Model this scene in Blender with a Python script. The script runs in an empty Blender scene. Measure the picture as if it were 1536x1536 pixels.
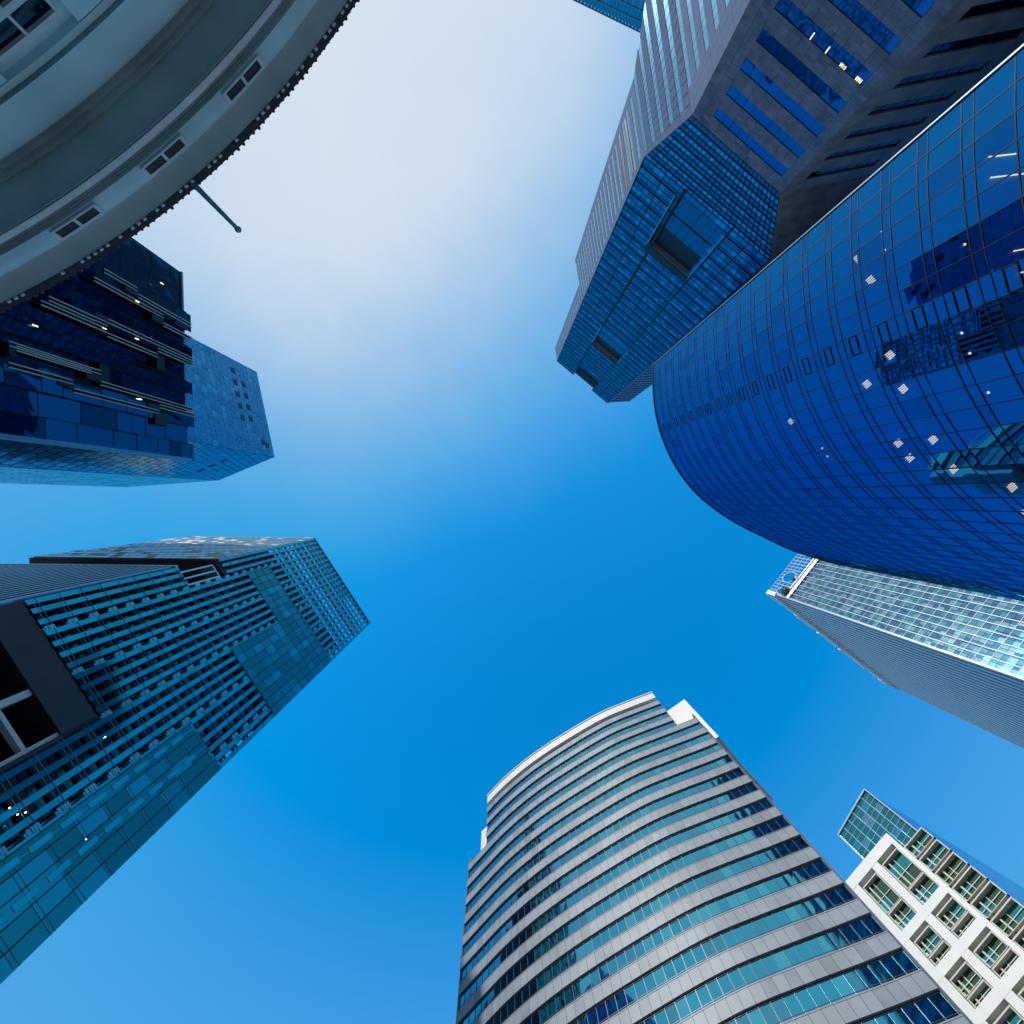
import bpy, math, random
from mathutils import Vector
random.seed(7)
R = math.radians
C = bpy.context.scene.collection
FPX = 720.0                 # focal length in photo pixels
ZU, ZV = 747.0, 748.0       # where the photo shows the point straight overhead
EYE = 1.6
SUN = Vector((-0.60, -0.80, 0)).normalized() * math.cos(R(37)) + Vector((0, 0, math.sin(R(37))))

# ------------------------------------------------------------------ materials
def nodes(m):
    m.use_nodes = True
    return m.node_tree.nodes, m.node_tree.links
def principled(name, col, rough=.6, metal=0., var=.12, scale=1.5, bump=0., bscale=8., spec=.5, detail=4, stain=None, stretch=None):
    m = bpy.data.materials.new(name); n, l = nodes(m); b = n['Principled BSDF']
    b.inputs['Roughness'].default_value = rough; b.inputs['Metallic'].default_value = metal
    b.inputs['Specular IOR Level'].default_value = spec
    tc = n.new('ShaderNodeTexCoord'); mp = n.new('ShaderNodeMapping'); l.new(tc.outputs['Object'], mp.inputs['Vector'])
    if stretch: mp.inputs['Scale'].default_value = stretch
    nz = n.new('ShaderNodeTexNoise'); nz.inputs['Scale'].default_value = scale; nz.inputs['Detail'].default_value = detail
    l.new(mp.outputs[0], nz.inputs['Vector'])
    rp = n.new('ShaderNodeValToRGB'); e = rp.color_ramp.elements
    e[0].position = .3; e[1].position = .7
    lo = stain or [c * (1 - var) for c in col]
    e[0].color = (*lo, 1); e[1].color = (*[min(1, c * (1 + var)) for c in col], 1)
    l.new(nz.outputs['Fac'], rp.inputs[0]); l.new(rp.outputs[0], b.inputs['Base Color'])
    if bump:
        n2 = n.new('ShaderNodeTexNoise'); n2.inputs['Scale'].default_value = bscale; n2.inputs['Detail'].default_value = 3
        l.new(mp.outputs[0], n2.inputs['Vector'])
        bp = n.new('ShaderNodeBump'); bp.inputs['Strength'].default_value = bump; bp.inputs['Distance'].default_value = .05
        l.new(n2.outputs['Fac'], bp.inputs['Height']); l.new(bp.outputs[0], b.inputs['Normal'])
    return m
def coated(name, col, rough=.03, wave=.02, wscale=.35, metal=1.0, dist=.3):
    """reflective coated glazing seen from outside: a tinted mirror with the slight roller-wave of real panes"""
    m = bpy.data.materials.new(name); n, l = nodes(m); b = n['Principled BSDF']
    b.inputs['Base Color'].default_value = (*col, 1); b.inputs['Metallic'].default_value = metal
    b.inputs['Roughness'].default_value = rough
    tc = n.new('ShaderNodeTexCoord'); nz = n.new('ShaderNodeTexNoise')
    nz.inputs['Scale'].default_value = wscale; nz.inputs['Detail'].default_value = 1
    l.new(tc.outputs['Object'], nz.inputs['Vector'])
    bp = n.new('ShaderNodeBump'); bp.inputs['Strength'].default_value = wave; bp.inputs['Distance'].default_value = dist
    l.new(nz.outputs['Fac'], bp.inputs['Height']); l.new(bp.outputs[0], b.inputs['Normal'])
    return m
def clear_tint(name, tint, refl, fmin=.5, wave=.02, wscale=.3):
    """glass one can look through, with a strong coating"""
    m = bpy.data.materials.new(name); n, l = nodes(m); n.remove(n['Principled BSDF'])
    out = n['Material Output']
    tr = n.new('ShaderNodeBsdfTransparent'); tr.inputs[0].default_value = (*tint, 1)
    gl = n.new('ShaderNodeBsdfGlossy'); gl.inputs['Color'].default_value = (*refl, 1); gl.inputs['Roughness'].default_value = .01
    lw = n.new('ShaderNodeLayerWeight'); lw.inputs['Blend'].default_value = .5
    mr = n.new('ShaderNodeMapRange'); mr.inputs['To Min'].default_value = fmin; mr.inputs['To Max'].default_value = 1.0
    l.new(lw.outputs['Facing'], mr.inputs['Value'])
    tc = n.new('ShaderNodeTexCoord'); nz = n.new('ShaderNodeTexNoise')
    nz.inputs['Scale'].default_value = wscale; nz.inputs['Detail'].default_value = 1
    l.new(tc.outputs['Object'], nz.inputs['Vector'])
    bp = n.new('ShaderNodeBump'); bp.inputs['Strength'].default_value = wave; bp.inputs['Distance'].default_value = .3
    l.new(nz.outputs['Fac'], bp.inputs['Height']); l.new(bp.outputs[0], gl.inputs['Normal'])
    mx = n.new('ShaderNodeMixShader'); l.new(mr.outputs[0], mx.inputs[0]); l.new(tr.outputs[0], mx.inputs[1]); l.new(gl.outputs[0], mx.inputs[2])
    l.new(mx.outputs[0], out.inputs['Surface'])
    return m
def lamp_mat(name, col, s):
    m = bpy.data.materials.new(name); n, l = nodes(m); b = n['Principled BSDF']
    b.inputs['Base Color'].default_value = (*col, 1); b.inputs['Emission Color'].default_value = (*col, 1)
    b.inputs['Emission Strength'].default_value = s
    return m

M = {}
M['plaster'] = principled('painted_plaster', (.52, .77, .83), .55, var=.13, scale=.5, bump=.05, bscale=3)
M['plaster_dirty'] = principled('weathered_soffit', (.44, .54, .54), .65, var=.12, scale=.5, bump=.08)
M['plaster_light'] = principled('white_moulding', (.66, .70, .72), .5, var=.08, scale=2)
M['tile'] = principled('roof_tile', (.05, .055, .07), .7, var=.3, scale=6)
M['void'] = principled('dark_interior', (.012, .014, .018), .5, var=.2)
M['steel'] = principled('painted_steel', (.16, .38, .45), .4, metal=.2)
M['granite'] = principled('grey_granite', (.265, .315, .365), .5, var=.15, scale=.25, bump=.05, bscale=30)
M['granite2'] = principled('grey_granite_dark', (.22, .265, .315), .5, var=.15, scale=.3, bump=.05, bscale=30)
M['granite_top'] = principled('pale_coping', (.80, .76, .72), .5, var=.05, scale=.3)
M['joint'] = principled('dark_joint', (.03, .032, .04), .6)
M['frame_dark'] = principled('dark_frame', (.014, .016, .02), .6, var=.1, spec=.2)
M['frame_bronze'] = principled('bronze_frame', (.07, .06, .075), .4, metal=.4)
M['alu'] = principled('aluminium', (.62, .65, .68), .3, metal=.7, var=.06)
M['alu_teal'] = principled('teal_aluminium', (.20, .40, .48), .35, metal=.6)
M['alu_dim'] = principled('matt_aluminium', (.19, .24, .29), .4, metal=.3, var=.06)
M['white'] = principled('white_cladding', (.72, .71, .67), .45, var=.04, scale=.4)
M['beige'] = principled('beige_panel', (.52, .49, .42), .5, var=.08, scale=.5)
M['stone_dark'] = principled('dark_stone', (.26, .20, .235), .6, var=.35, scale=.5, bump=.05, bscale=20, detail=6)
M['stone_dark2'] = principled('dark_stone_b', (.31, .22, .25), .6, var=.3, scale=.7, bump=.05, bscale=20, detail=6)
M['stone_brown'] = principled('brown_stone', (.62, .27, .20), .4, var=.3, scale=.5)
M['stone_pale'] = principled('pale_metal_panel', (.13, .20, .33), .8, spec=.08, var=.07, scale=.2)
M['black_wall'] = principled('black_cladding', (.022, .022, .026), .5, var=.25, scale=.3)
M['soffit'] = principled('brown_soffit', (.045, .038, .036), .6, var=.2)
M['concrete'] = principled('concrete', (.33, .34, .36), .7, var=.12, scale=.6)
M['asphalt'] = principled('bounce_paving', (.29, .30, .29), .85, var=.2, scale=3)  # unseen ground, made pale to bounce light up onto the undersides
M['leaf'] = principled('leaf', (.34, .46, .04), .6, var=.4, scale=3)
M['leaf_b'] = principled('leaf_dark', (.20, .32, .03), .6, var=.4, scale=3)
M['bark'] = principled('bark', (.12, .09, .06), .8)
M['g_B'] = coated('teal_glass', (.05, .36, .48), wave=.03)
M['g_B2'] = coated('teal_glass_b', (.08, .44, .54), wave=.03)
M['g_B3'] = coated('teal_glass_c', (.07, .32, .42), wave=.03)
M['g_Bd'] = coated('dark_green_glass', (.03, .10, .11), wave=.05)
M['g_Cfin'] = coated('blue_teal_fin_glass', (.02, .42, .46), rough=.08, metal=.85)
M['g_Cfin2'] = coated('blue_teal_fin_glass_b', (.02, .34, .38), rough=.08, metal=.85)
M['g_Cpane'] = coated('teal_pane', (.015, .20, .20), wave=.03, metal=.9)
M['g_Cpane2'] = coated('teal_pane_b', (.02, .26, .27), wave=.03, metal=.9)
M['g_Cpad'] = coated('pale_teal_screen', (.22, .55, .58), rough=.25, metal=.6)
M['g_D1'] = coated('dark_blue_glass', (.018, .10, .18), wave=.10, wscale=.25)
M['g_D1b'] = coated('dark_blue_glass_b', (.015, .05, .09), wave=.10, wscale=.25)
M['g_D2'] = coated('blue_shingle_glass', (.09, .29, .42), rough=.12, metal=.8)
M['g_D2b'] = coated('blue_shingle_glass_b', (.07, .24, .37), rough=.12, metal=.8)
M['g_D2c'] = coated('blue_shingle_glass_c', (.14, .37, .50), rough=.15, metal=.8)
M['g_E'] = coated('blue_glass', (.025, .24, .38), wave=.04)
M['g_E2'] = coated('blue_glass_b', (.05, .40, .54), wave=.04)
M['g_E3'] = coated('blue_glass_c', (.02, .17, .26), wave=.04)
M['g_Estone'] = coated('blue_ribbon_glass', (.025, .14, .34), wave=.12, wscale=.3)
M['g_Epale'] = coated('pale_blue_pane', (.13, .38, .56), rough=.1)
M['g_Edark'] = coated('black_glass', (.02, .04, .07), wave=.1)
M['g_F'] = coated('teal_square_glass', (.07, .27, .36), rough=.1, metal=.8)
M['g_F2'] = coated('blue_square_glass', (.06, .17, .31), rough=.1, metal=.8)
M['g_F3'] = coated('pale_square_glass', (.19, .38, .46), rough=.1, metal=.8)
M['g_G'] = coated('green_teal_glass', (.07, .32, .28), wave=.05)
M['g_G2'] = coated('olive_glass', (.10, .17, .10), wave=.05)
M['g_Gblue'] = coated('smooth_blue_glass', (.05, .28, .60), rough=.1)
M['g_I'] = coated('sea_green_glass', (.05, .32, .38), wave=.05)
M['g_H'] = clear_tint('deep_blue_glass', (.55, .58, .55), (.010, .185, .46), .74, .05, .16)
M['g_H2'] = clear_tint('deep_blue_glass_b', (.55, .58, .55), (.010, .155, .41), .74, .05, .16)
M['lamp'] = lamp_mat('lit_ceiling_lamp', (1.0, .88, .55), 7)
M['lamp_w'] = lamp_mat('lit_window_lamp', (1.0, .86, .45), 1.6)
M['ceil'] = principled('office_ceiling', (.30, .33, .36), .8)

# ------------------------------------------------------------------ scene graph helpers
def tag(o, label, cat, group=None, kind=None):
    o['label'] = label; o['category'] = cat
    if group: o['group'] = group
    if kind: o['kind'] = kind
    return o
def thing(name, label, cat, loc, group=None):
    o = bpy.data.objects.new(name, None); C.objects.link(o); o.location = loc; o.empty_display_size = 2
    return tag(o, label, cat, group)
class MB:
    def __init__(s): s.v = []; s.f = []; s.m = []
    def box8(s, p, m=0):
        """p: 8 points, order (s,z,d) bits -> 000 100 110 010 001 101 111 011"""
        b = len(s.v); s.v += [tuple(q) for q in p]
        for q in ((0,1,2,3),(4,7,6,5),(0,4,5,1),(1,5,6,2),(2,6,7,3),(3,7,4,0)):
            s.f.append([b + i for i in q]); s.m.append(m)
    def quad(s, p, m=0):
        b = len(s.v); s.v += [tuple(q) for q in p]; s.f.append(list(range(b, b + len(p)))); s.m.append(m)
    def prism(s, poly, z0, z1, m=0, poly_top=None):
        pt = poly_top or poly; n = len(poly); b = len(s.v)
        s.v += [(x, y, z0) for x, y in poly] + [(x, y, z1) for x, y in pt]
        for i in range(n):
            j = (i + 1) % n; s.f.append([b + i, b + j, b + n + j, b + n + i]); s.m.append(m)
        s.f.append([b + i for i in range(n)][::-1]); s.m.append(m)
        s.f.append([b + n + i for i in range(n)]); s.m.append(m)
    def tube(s, a, b_, r0, r1=None, n=10, m=0):
        a = Vector(a); b_ = Vector(b_); r1 = r0 if r1 is None else r1
        d = (b_ - a).normalized(); u = d.orthogonal().normalized(); w = d.cross(u); b = len(s.v)
        for p, r in ((a, r0), (b_, r1)):
            for i in range(n):
                t = 2 * math.pi * i / n; s.v.append(tuple(p + (u * math.cos(t) + w * math.sin(t)) * r))
        for i in range(n):
            j = (i + 1) % n; s.f.append([b + i, b + j, b + n + j, b + n + i]); s.m.append(m)
        s.f.append([b + i for i in range(n)][::-1]); s.m.append(m); s.f.append([b + n + i for i in range(n)]); s.m.append(m)
    def ball(s, c, r, n=12, m=0):
        c = Vector(c); b = len(s.v); k = n // 2
        for i in range(k + 1):
            ph = math.pi * i / k
            for j in range(n):
                t = 2 * math.pi * j / n
                s.v.append((c.x + r * math.sin(ph) * math.cos(t), c.y + r * math.sin(ph) * math.sin(t), c.z + r * math.cos(ph)))
        for i in range(k):
            for j in range(n):
                q = (j + 1) % n; s.f.append([b + i*n + j, b + i*n + q, b + (i+1)*n + q, b + (i+1)*n + j]); s.m.append(m)
    def build(s, name, mats, parent=None, smooth=False):
        me = bpy.data.meshes.new(name)
        off = parent.matrix_world.translation.copy() if parent else Vector((0, 0, 0))
        if parent:
            off = Vector(parent['_o'])
        me.from_pydata([(x - off.x, y - off.y, z - off.z) for x, y, z in s.v], [], s.f)
        if not isinstance(mats, (list, tuple)): mats = [mats]
        for k in mats: me.materials.append(M[k] if isinstance(k, str) else k)
        me.polygons.foreach_set('material_index', s.m)
        if smooth: me.polygons.foreach_set('use_smooth', [True] * len(s.f))
        me.update()
        o = bpy.data.objects.new(name, me); C.objects.link(o)
        if parent:
            o.parent = parent
            o['_o'] = parent['_o']
        else: o['_o'] = (0., 0., 0.)
        return o
def building(name, label, cat, plan):
    cx = sum(p[0] for p in plan) / len(plan); cy = sum(p[1] for p in plan) / len(plan)
    o = thing(name, label, cat, (cx, cy, 0)); o['_o'] = (cx, cy, 0.)
    return o

def W(u, v, h):  # plan position (m) of the photo pixel (u, v) at height h above the eye
    return Vector(((u - ZU) * h / FPX, (v - ZV) * h / FPX))

class Wall:
    """vertical wall over a plan polyline; at(s, z, d): s metres along, z height above the eye, d metres outwards"""
    def __init__(self, pts, toward=(0, 0)):
        self.p = [Vector(q) for q in pts]; self.c = [0.]
        for a, b in zip(self.p, self.p[1:]): self.c.append(self.c[-1] + (b - a).length)
        self.L = self.c[-1]
        sn = []
        for a, b in zip(self.p, self.p[1:]):
            t = (b - a).normalized(); sn.append(Vector((t.y, -t.x)))
        k = len(sn) // 2; mid = (self.p[k] + self.p[k + 1]) / 2 if len(self.p) > k + 1 else self.p[0]
        if sn[k].dot(Vector(toward) - mid) < 0: sn = [-q for q in sn]
        self.n = [sn[0]] + [(a + b).normalized() for a, b in zip(sn, sn[1:])] + [sn[-1]]
    def at(self, s, z, d=0.):
        i = 0
        while i < len(self.p) - 2 and s > self.c[i + 1]: i += 1
        t = (s - self.c[i]) / (self.c[i + 1] - self.c[i])
        q = self.p[i].lerp(self.p[i + 1], t); n = self.n[i].lerp(self.n[i + 1], min(1, max(0, t))).normalized()
        q = q + n * d
        return (q.x, q.y, z + EYE)
    def brk(self, a, b): return [a] + [c for c in self.c[1:-1] if a + .01 < c < b - .01] + [b]
    def sh(self, u, v):   # photo pixel -> (s, h) on this wall
        r = Vector((u - ZU, v - ZV)); best = None
        for i, (a, b) in enumerate(zip(self.p, self.p[1:])):
            e = b - a; den = r.x * e.y - r.y * e.x
            if abs(den) < 1e-9: continue
            k = (a.x * e.y - a.y * e.x) / den; t = (a.x * r.y - a.y * r.x) / den
            if k <= 0: continue
            w = max(0, -t, t - 1)
            if best is None or w < best[0]: best = (w, self.c[i] + t * (self.c[i + 1] - self.c[i]), k * FPX)
        return best[1], best[2]
class Patch:
    """four-cornered wall, s and z both 0..1"""
    def __init__(self, p00, p10, p11, p01):
        self.q = [Vector(p) for p in (p00, p10, p11, p01)]; self.L = 1.
        n = (self.q[1] - self.q[0]).cross(self.q[3] - self.q[0]).normalized()
        mid = sum(self.q, Vector()) / 4
        if n.dot(Vector((0, 0, EYE)) - mid) < 0: n = -n
        self.n = n
    def at(self, s, z, d=0.):
        a, b, c, e = self.q
        return tuple(a.lerp(b, s).lerp(e.lerp(c, s), z) + self.n * d)
    def brk(self, a, b): return [a, b]

def slab(mb, w, s0, s1, z0, z1, d0, d1, m=0):
    k = w.brk(s0, s1)
    for a, b in zip(k, k[1:]):
        mb.box8([w.at(a,z0,d0), w.at(b,z0,d0), w.at(b,z1,d0), w.at(a,z1,d0), w.at(a,z0,d1), w.at(b,z0,d1), w.at(b,z1,d1), w.at(a,z1,d1)], m)
def pane(mb, w, s0, s1, z0, z1, d, j=.004, m=0):
    k = w.brk(s0, s1) if s1 - s0 > 3 else [s0, s1]
    r = lambda: d + random.uniform(-j, j)
    for a, b in zip(k, k[1:]):
        mb.quad([w.at(a,z0,r()), w.at(b,z0,r()), w.at(b,z1,r()), w.at(a,z1,r())], m)
def frange(a, b, st):
    n = max(1, round((b - a) / st)); return [a + (b - a) * i / n for i in range(n + 1)]
def spline(pts, n=6):
    out = []; P = [Vector(p) for p in pts]; P = [P[0] * 2 - P[1]] + P + [P[-1] * 2 - P[-2]]
    for i in range(1, len(P) - 2):
        for k in range(n):
            t = k / n; a, b, c, d = P[i-1], P[i], P[i+1], P[i+2]
            out.append(.5 * ((2*b) + (c - a)*t + (2*a - 5*b + 4*c - d)*t*t + (3*b - a - 3*c + d)*t**3))
    out.append(P[-2]); return out

# ------------------------------------------------------------------ camera, light, sky
sc = bpy.context.scene
cd = bpy.data.cameras.new('camera'); cam = bpy.data.objects.new('camera', cd); C.objects.link(cam); sc.camera = cam
cam.location = (0, 0, EYE); cam.rotation_euler = (math.pi, 0, 0)      # looks straight up
cd.sensor_width = 36; cd.lens = 36 * FPX / 1536; cd.clip_end = 5000; cd.clip_start = .1
cd.shift_x = (768 - ZU) / 1536; cd.shift_y = -(768 - ZV) / 1536
sl = bpy.data.lights.new('sun', 'SUN'); so = bpy.data.objects.new('sun', sl); C.objects.link(so)
sl.energy = 3.2; sl.angle = R(.5); sl.color = (1, .95, .87)
so.rotation_euler = SUN.to_track_quat('Z', 'Y').to_euler(); so.location = (0, 0, 300)
wd = bpy.data.worlds.new('World'); sc.world = wd; wd.use_nodes = True
n, l = wd.node_tree.nodes, wd.node_tree.links
bg = n['Background']; bg.inputs[1].default_value = .14
sky = n.new('ShaderNodeTexSky'); sky.sky_type = 'NISHITA'; sky.sun_disc = False
sky.sun_elevation = R(37); sky.sun_rotation = math.atan2(SUN.x, SUN.y); sky.air_density = 1.0; sky.dust_density = .6; sky.ozone_density = 2.0
tint = n.new('ShaderNodeMix'); tint.data_type = 'RGBA'; tint.blend_type = 'MULTIPLY'; tint.inputs[0].default_value = 1
tint.inputs[7].default_value = (.30, 1.62, 2.15, 1)
hs = n.new('ShaderNodeHueSaturation'); hs.inputs['Saturation'].default_value = 1.12; hs.inputs['Value'].default_value = 1.1
l.new(sky.outputs[0], tint.inputs[6]); l.new(tint.outputs[2], hs.inputs['Color'])
tc = n.new('ShaderNodeTexCoord')
def dotn(vec, dst=None):
    d = n.new('ShaderNodeVectorMath'); d.operation = 'DOT_PRODUCT'; d.inputs[1].default_value = vec
    l.new(tc.outputs['Generated'], d.inputs[0]); return d
GLOW = Vector(((395 - ZU) / FPX, (-60 - ZV) / FPX, 1)).normalized()   # the brightest part of the high haze, near the hidden sun
dt = dotn(tuple(GLOW))
nz = n.new('ShaderNodeTexNoise'); nz.inputs['Scale'].default_value = 2.2; nz.inputs['Detail'].default_value = 6; nz.inputs['Roughness'].default_value = .55
mp = n.new('ShaderNodeMapping'); mp.inputs['Scale'].default_value = (1, 1.0, 1.0); l.new(tc.outputs['Generated'], mp.inputs[0]); l.new(mp.outputs[0], nz.inputs['Vector'])
sub = n.new('ShaderNodeMath'); sub.operation = 'MULTIPLY_ADD'; sub.inputs[1].default_value = .15; l.new(nz.outputs['Fac'], sub.inputs[0])
ofs = n.new('ShaderNodeMath'); ofs.operation = 'SUBTRACT'; ofs.inputs[1].default_value = .085; l.new(dt.outputs['Value'], ofs.inputs[0]); l.new(ofs.outputs[0], sub.inputs[2])
rp = n.new('ShaderNodeValToRGB'); cr = rp.color_ramp; cr.interpolation = 'B_SPLINE'
cr.elements[0].position = .56; cr.elements[0].color = (0, 0, 0, 1)
cr.elements[1].position = 1.0; cr.elements[1].color = (.97, .97, .97, 1)
for p, c in ((.69, .07), (.79, .25), (.87, .52), (.935, .80)):
    e = cr.elements.new(p); e.color = (c, c, c, 1)
l.new(sub.outputs[0], rp.inputs[0])
# thin pale haze low over the rooftops
dz = dotn((0, 0, 1)); hz = n.new('ShaderNodeMapRange'); hz.inputs['From Min'].default_value = .80; hz.inputs['From Max'].default_value = .25
hz.inputs['To Min'].default_value = 0; hz.inputs['To Max'].default_value = .6; l.new(dz.outputs['Value'], hz.inputs['Value'])
mxh = n.new('ShaderNodeMix'); mxh.data_type = 'RGBA'; l.new(hz.outputs[0], mxh.inputs[0]); dk = n.new('ShaderNodeMix'); dk.data_type = 'RGBA'; dk.blend_type = 'DARKEN'; dk.inputs[0].default_value = 1; dk.inputs[7].default_value = (9, 2.5, 5.5, 1); l.new(hs.outputs[0], dk.inputs[6]); l.new(dk.outputs[2], mxh.inputs[6]); mxh.inputs[7].default_value = (2.1, 3.3, 5.7, 1)
mxg = n.new('ShaderNodeMix'); mxg.data_type = 'RGBA'; l.new(rp.outputs[0], mxg.inputs[0]); l.new(mxh.outputs[2], mxg.inputs[6]); mxg.inputs[7].default_value = (5.15, 5.65, 6.25, 1)
l.new(mxg.outputs[2], bg.inputs[0])
sc.view_settings.view_transform = 'Standard'; sc.view_settings.look = 'None'; sc.view_settings.exposure = 0; sc.view_settings.gamma = 1

# ------------------------------------------------------------------ ground
g = MB(); g.quad([(-3000, -3000, 0), (3000, -3000, 0), (3000, 3000, 0), (-3000, 3000, 0)])
go = g.build('ground', 'asphalt'); go['kind'] = 'structure'

# ------------------------------------------------------------------ A: round building with deep eave, upper left
def round_building():
    h0 = 16.0; cu, cv = -537., -687.
    ctr = W(cu, cv, h0); D = ctr.length
    bd = building('round_building', 'round teal-grey plastered building with curved mouldings and a dark tiled eave', 'building', [ctr])
    def rr(rho, h): return D - rho * h / FPX
    def ring(prof, name, mat, a0=0, a1=360, smooth=True, seg=360):
        mb = MB(); k = int(seg * (a1 - a0) / 360); full = a1 - a0 == 360
        for i in range(k if full else k + 1):
            t = R(a0 + (a1 - a0) * i / k)
            for (r, h) in prof: mb.v.append((ctr.x + r * math.cos(t), ctr.y + r * math.sin(t), h + EYE))
        m = len(prof)
        for i in range(k):
            j = (i + 1) % k if full else i + 1
            for q in range(m - 1): mb.f.append([i*m + q, j*m + q, j*m + q + 1, i*m + q + 1]); mb.m.append(0)
        o = mb.build(name, mat, bd, smooth)
        if smooth:
            o.data.shade_smooth() if hasattr(o.data, 'shade_smooth') else None
            md = o.modifiers.new('edges', 'EDGE_SPLIT'); md.split_angle = R(28)
        return o
    def arc(p, q, bul, n=7):
        # curved profile between p and q (rho, h) bulging by bul
        o = []
        for i in range(n + 1):
            t = i / n; rho = p[0] + (q[0] - p[0]) * t; h = p[1] + (q[1] - p[1]) * t
            r = rr(rho, h); o.append((r + bul * math.sin(math.pi * t), h + bul * .3 * math.sin(math.pi * t)))
        return o
    P = lambda rho, h: (rr(rho, h), h)
    ring([P(650, 16.45), P(650, 16.15), P(661, 16.02), P(661, 15.95), P(664, 15.93)], 'eave_fascia', 'tile')
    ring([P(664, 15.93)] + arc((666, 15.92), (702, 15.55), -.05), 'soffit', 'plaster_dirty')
    fr0, fr1 = (702, 15.55), (731, 15.02)
    ring(arc(fr0, fr1, .10, 10), 'frieze', 'plaster')
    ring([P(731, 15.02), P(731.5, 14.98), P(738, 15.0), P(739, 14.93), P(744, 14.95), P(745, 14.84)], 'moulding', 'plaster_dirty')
    ring([P(745, 14.84)] + arc((747, 14.87), (759, 14.62), .05, 6) + [P(761, 14.68), P(763, 14.58)], 'cornice', 'plaster_light')
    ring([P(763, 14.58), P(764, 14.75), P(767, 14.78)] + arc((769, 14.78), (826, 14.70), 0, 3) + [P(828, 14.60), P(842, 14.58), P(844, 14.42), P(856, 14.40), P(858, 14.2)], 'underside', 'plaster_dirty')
    ring([P(858, 14.2)] + arc((860, 14.1), (926, 13.15), .12, 10) + [P(928, 13.10), P(930, 13.2), P(936, 13.2), P(938, 13.08), P(950, 12.95)], 'band_moulding', 'plaster')
    rw = rr(950, 12.95)
    ring([(rw, 12.95), (rw - .25, 12.93), (rw - .25, -EYE)], 'wall', 'plaster')
    ring([(rr(650, 16.45), 16.45), (rr(650, 16.45) - 9, 19.5), (0.5, 21)], 'roof', 'tile', smooth=False, seg=180)
    # tiles along the rim
    mb = MB(); re = rr(651, 16.3); nt = int(2 * math.pi * re / .25)
    for i in range(nt):
        a = 2 * math.pi * i / nt
        if not (R(15) < a < R(85)): continue
        jr = random.uniform(-.03, .03); ca, sa = math.cos(a), math.sin(a)
        p0 = (ctr.x + (re - .5) * ca, ctr.y + (re - .5) * sa, 16.52 + EYE); p1 = (ctr.x + (re + .05 + jr) * ca, ctr.y + (re + .05 + jr) * sa, 16.26 + EYE + random.uniform(-.02, .02))
        mb.tube(p0, p1, .05, .06, 8)
        a2 = a + math.pi / nt
        p0 = (ctr.x + (re - .5) * math.cos(a2), ctr.y + (re - .5) * math.sin(a2), 16.45 + EYE); p1 = (ctr.x + (re + .06) * math.cos(a2), ctr.y + (re + .06) * math.sin(a2), 16.18 + EYE)
        mb.tube(p0, p1, .06, .06, 6)
    # pale clips under the tile ends, broken and uneven
    for i in range(nt):
        a = 2 * math.pi * (i + .5) / nt
        if not (R(15) < a < R(85)) or random.random() < .3: continue
        da = .055 / re
        r0 = rr(660, 16.0) + .02; r1 = r0 + .06
        p = []
        for z in (15.90, 15.96):
            for (r_, s_) in ((r0, -1), (r0, 1), (r1, 1), (r1, -1)):
                p.append((ctr.x + r_ * math.cos(a + s_ * da), ctr.y + r_ * math.sin(a + s_ * da), z + EYE))
        mb.box8(p, 1)
    mb.build('eave_tiles', ['tile', 'plaster_light'], bd)
    # three small attic windows in the frieze
    class Cone:
        def __init__(s, p, q): s.a = P(*p); s.b = P(*q)
        def at(s, t, z, d=0.):  # t degrees, z 0..1 downwards
            r = s.a[0] + (s.b[0] - s.a[0]) * z; h = s.a[1] + (s.b[1] - s.a[1]) * z
            nn = Vector((s.a[1] - s.b[1], s.b[0] - s.a[0])).normalized()   # outward-and-down in (r, h)
            nn = Vector((abs(nn.x), -abs(nn.y))); r += nn.x * d; h += nn.y * d
            return (ctr.x + r * math.cos(R(t)), ctr.y + r * math.sin(R(t)), h + EYE)
        def brk(s, a, b): return frange(a, b, 1.0)
    cn = Cone(fr0, fr1)
    for th in (56.65, 49.5, 42.3):
        hw = 1.72
        fm = MB()
        slab(fm, cn, th - hw, th + hw, .30, .38, .08, .15); slab(fm, cn, th - hw, th + hw, .86, .95, .08, .15)
        slab(fm, cn, th - hw, th - hw + .22, .30, .95, .081, .16); slab(fm, cn, th + hw - .22, th + hw, .30, .95, .081, .16)
        slab(fm, cn, th - .10, th + .10, .30, .95, .082, .158)
        wn = fm.build('attic_window', 'plaster_light', bd)
        pm = MB(); slab(pm, cn, th - hw + .1, th + hw - .1, .34, .9, .07, .118); pm.build('pane', 'void', wn)
    # pilasters and big windows of the storey below
    class Cyl:
        def __init__(s, r): s.r = r
        def at(s, t, z, d=0.): return (ctr.x + (s.r + d) * math.cos(R(t)), ctr.y + (s.r + d) * math.sin(R(t)), z + EYE)
        def brk(s, a, b): return frange(a, b, 1.0)
    cy = Cyl(rw - .25)
    for k in range(-3, 4):
        tc_ = 50.6 + k * 8.2
        pm = MB(); slab(pm, cy, tc_ + 2.75, tc_ + 5.45, 2, 12.86, -.05, .32); pm.build('pilaster', 'plaster', bd)
        fm = MB()
        for (a, b) in ((-2.3, 2.3),):
            z1, zm, z0 = 12.62, 11.95, 10.2
            for zz in ((z1 - .10, z1), (zm - .08, zm + .08), (z0, z0 + .1)): slab(fm, cy, tc_ + a, tc_ + b, zz[0], zz[1], -.02, .16)
            for s_ in (a, -.09, b - .18): slab(fm, cy, tc_ + s_, tc_ + s_ + .18, z0, z1, -.02, .155)
        wn = fm.build('window', 'plaster_light', bd)
        gm = MB(); slab(gm, cy, tc_ - 2.2, tc_ + 2.2, 10.2, 12.55, .0, .03); gm.build('pane', 'g_D1b', wn)
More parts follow.
